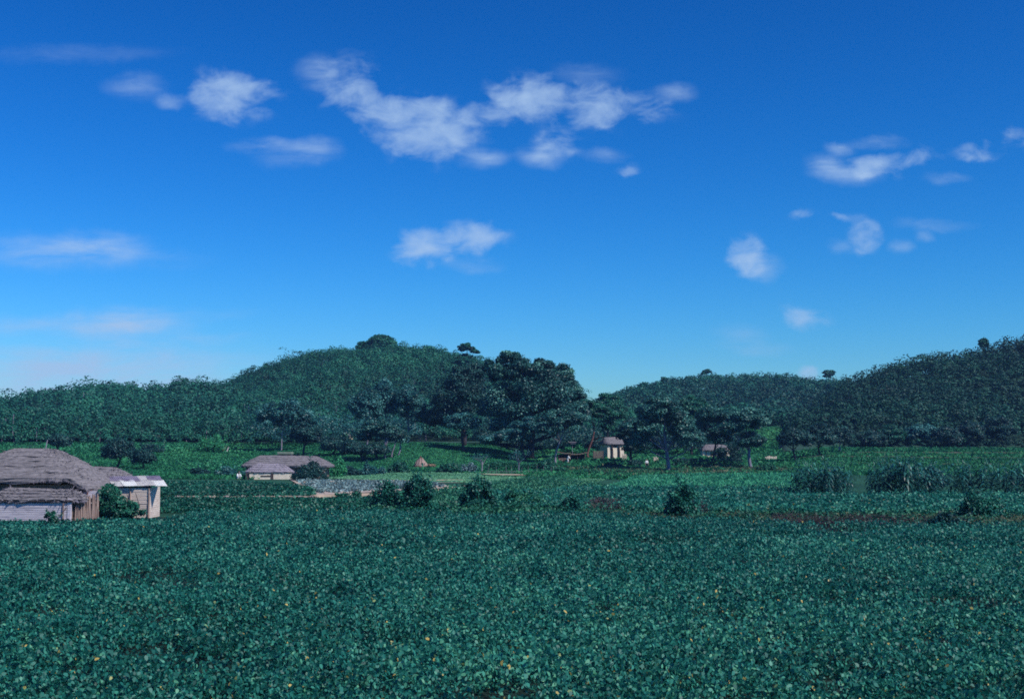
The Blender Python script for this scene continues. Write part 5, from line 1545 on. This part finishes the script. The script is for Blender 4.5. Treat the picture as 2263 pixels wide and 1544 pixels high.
def person(label, px, Y, rz, pose, legs='dark_cloth', z=None):
    x = xat(px, Y)
    root = empty('person', (x, Y, tz1(x, Y) if z is None else z), label, 'person', rz=rz)
    if pose == 'stand':
        hip, chest, neck, head = (0, 0, .90), (0, .01, 1.28), (0, 0, 1.45), (0, -.02, 1.60)
        kl, fl, tl = (-.10, -.03, .48), (-.11, .02, .06), (-.12, -.16, .03)
        kr, frr, tr = (.11, -.02, .48), (.13, .04, .06), (.14, -.14, .03)
        el, wl, er, wr = (-.27, .03, 1.12), (-.28, -.06, .86), (.27, .03, 1.12), (.27, -.08, .87)
    elif pose == 'stoop':
        hip, chest, neck, head = (0, .12, .86), (0, -.16, 1.18), (0, -.30, 1.28), (0, -.42, 1.38)
        kl, fl, tl = (-.12, .02, .46), (-.12, .10, .06), (-.13, -.08, .03)
        kr, frr, tr = (.12, -.04, .46), (.13, -.02, .06), (.14, -.20, .03)
        el, wl, er, wr = (-.28, -.28, .95), (-.22, -.42, .74), (.28, -.28, .95), (.22, -.44, .74)
    else:  # squat
        hip, chest, neck, head = (0, .14, .36), (0, -.06, .70), (0, -.12, .86), (0, -.18, 1.01)
        kl, fl, tl = (-.19, -.26, .48), (-.15, -.02, .06), (-.17, -.20, .03)
        kr, frr, tr = (.19, -.26, .48), (.15, -.02, .06), (.17, -.20, .03)
        el, wl, er, wr = (-.28, -.22, .52), (-.14, -.42, .42), (.28, -.22, .52), (.14, -.42, .42)
    v = lambda a: np.array(a, float)
    sl, sr = v(chest) + (-.17, 0, .08), v(chest) + (.17, 0, .08)
    hl, hr = v(hip) + (-.10, 0, -.04), v(hip) + (.10, 0, -.04)
    top = v(head) + (0, 0, .12)
    crown_mid = v(head) + (0, -.012, .0)
    J = [hip, (v(hip) + v(chest)) / 2, chest, neck, crown_mid, top, sl, el, wl, sr, er, wr, hl, kl, fl, tl, hr, kr, frr, tr]
    E = [(0, 1), (1, 2), (2, 3), (3, 4), (4, 5), (2, 6), (6, 7), (7, 8), (2, 9), (9, 10), (10, 11), (0, 12), (12, 13), (13, 14), (14, 15), (0, 16), (16, 17), (17, 18), (18, 19)]
    rad = [(.13, .10), (.125, .095), (.135, .095), .05, (.085, .10), .05, .06, .042, .028, .06, .042, .028, .085, .058, .04, .03, .085, .058, .04, .03]
    # hands: palm, four fingers and a thumb on each
    for w, e in ((8, 7), (11, 10)):
        d = unit(v(J[w]) - v(J[e])); side = unit(np.cross(d, (0, 1, 0.2)))
        palm = v(J[w]) + d * .085
        pi = len(J); J.append(palm); E.append((w, pi)); rad.append(.030)
        for k, o_ in enumerate((-.03, -.01, .01, .03)):
            k1 = palm + d * .035 + side * o_; k2 = k1 + d * (.06 + .012 * (k in (1, 2))) + np.array([0, -.012, 0])
            a_ = len(J); J += [k1, k2]; E += [(pi, a_), (a_, a_ + 1)]; rad += [.010, .008]
        k1 = v(J[w]) + d * .04 + side * .035; a_ = len(J); J += [k1, k1 + d * .04 + side * .022]; E += [(w, a_), (a_, a_ + 1)]; rad += [.011, .009]
    # nose and ears on the head
    for off, r in (((0, -.105, -.005), .014), ((-.088, .01, .0), .016), ((.088, .01, .0), .016)):
        a_ = len(J); J.append(crown_mid + off); E.append((4, a_)); rad.append(r)
    skin_mesh('body', J, E, rad, M['skin'], root)
    # shirt and trousers follow the body
    g = .022
    sj = [v(hip) + (0, 0, -.04), (v(hip) + v(chest)) / 2, chest, v(chest) + (0, 0, .12), sl, el, v(el) * .35 + v(wl) * .65, sr, er, v(er) * .35 + v(wr) * .65]
    skin_mesh('shirt', sj, [(0, 1), (1, 2), (2, 3), (2, 4), (4, 5), (5, 6), (2, 7), (7, 8), (8, 9)], [(.165, .135), (.15, .125), (.16, .125), .075, .09, .075, .065, .09, .075, .065], M['white_cloth'], root)
    tj = [v(hip) + (0, 0, .02), hl, kl, v(kl) * .15 + v(fl) * .85, hr, kr, v(kr) * .15 + v(frr) * .85]
    skin_mesh('trousers', tj, [(0, 1), (1, 2), (2, 3), (0, 4), (4, 5), (5, 6)], [(.15, .125), .115, .085, .065, .115, .085, .065], M[legs], root)
    hb = [v(head) + (0, .03, .03), v(head) + (0, .045, .09), v(head) + (0, .03, .135)]
    skin_mesh('hair', hb, [(0, 1), (1, 2)], [(.095, .085), (.095, .09), .055], M['hair'], root)
    return root
person('person in a white shirt and dark trousers standing by the dark bushes', 1429, 236, .3, 'stand')
person('person in white stooping before the open shelter right of the huge old tree', 1255, 250, 1.2, 'stoop', 'white_cloth')
person('person in white squatting at the left corner of the outbuilding', 528, 176, .6, 'squat', 'white_cloth')
person('person in white squatting at the right end of the outbuilding wall', 659, 174, -1.0, 'squat', 'white_cloth')
# straw bundle beside the stooping person
b = Buf(); rb = R(720)
for i in range(60):
    y, z = rb.normal() * .12, .95 + rb.normal() * .12
    b.tube([(-.75, y * 1.4, z + rb.normal() * .05), (0, y * .7, z), (.75, y * 1.4, z + rb.normal() * .05)], [.02, .02, .02], 4)
o = b.build('straw_bundle', M['straw'] if False else M['stake'])
Yb = 250.6; xb_ = xat(1244, Yb); o.location = (xb_, Yb, tz1(xb_, Yb) - .45); tag(o, 'brown straw bundle beside the stooping person in white', 'bundle')

# ------------------------------------------------------------------ the air over the valley
def haze():
    m, nt, out = new_mat('haze_air')
    v = nt.nodes.new('ShaderNodeVolumePrincipled')
    v.inputs['Color'].default_value = (.26, .54, 1.0, 1)
    v.inputs['Density'].default_value = HAZE_DENSITY
    v.inputs['Anisotropy'].default_value = 0.1
    nt.links.new(v.outputs[0], out.inputs['Volume'])
    b = Buf(); b.box(-900, 900, -80, 1500, -4, 110)
    o = b.build('haze', m)
    tag(o, 'thin blue summer haze lying over the whole valley', 'haze', kind='stuff')
HAZE_DENSITY = .00014
haze()
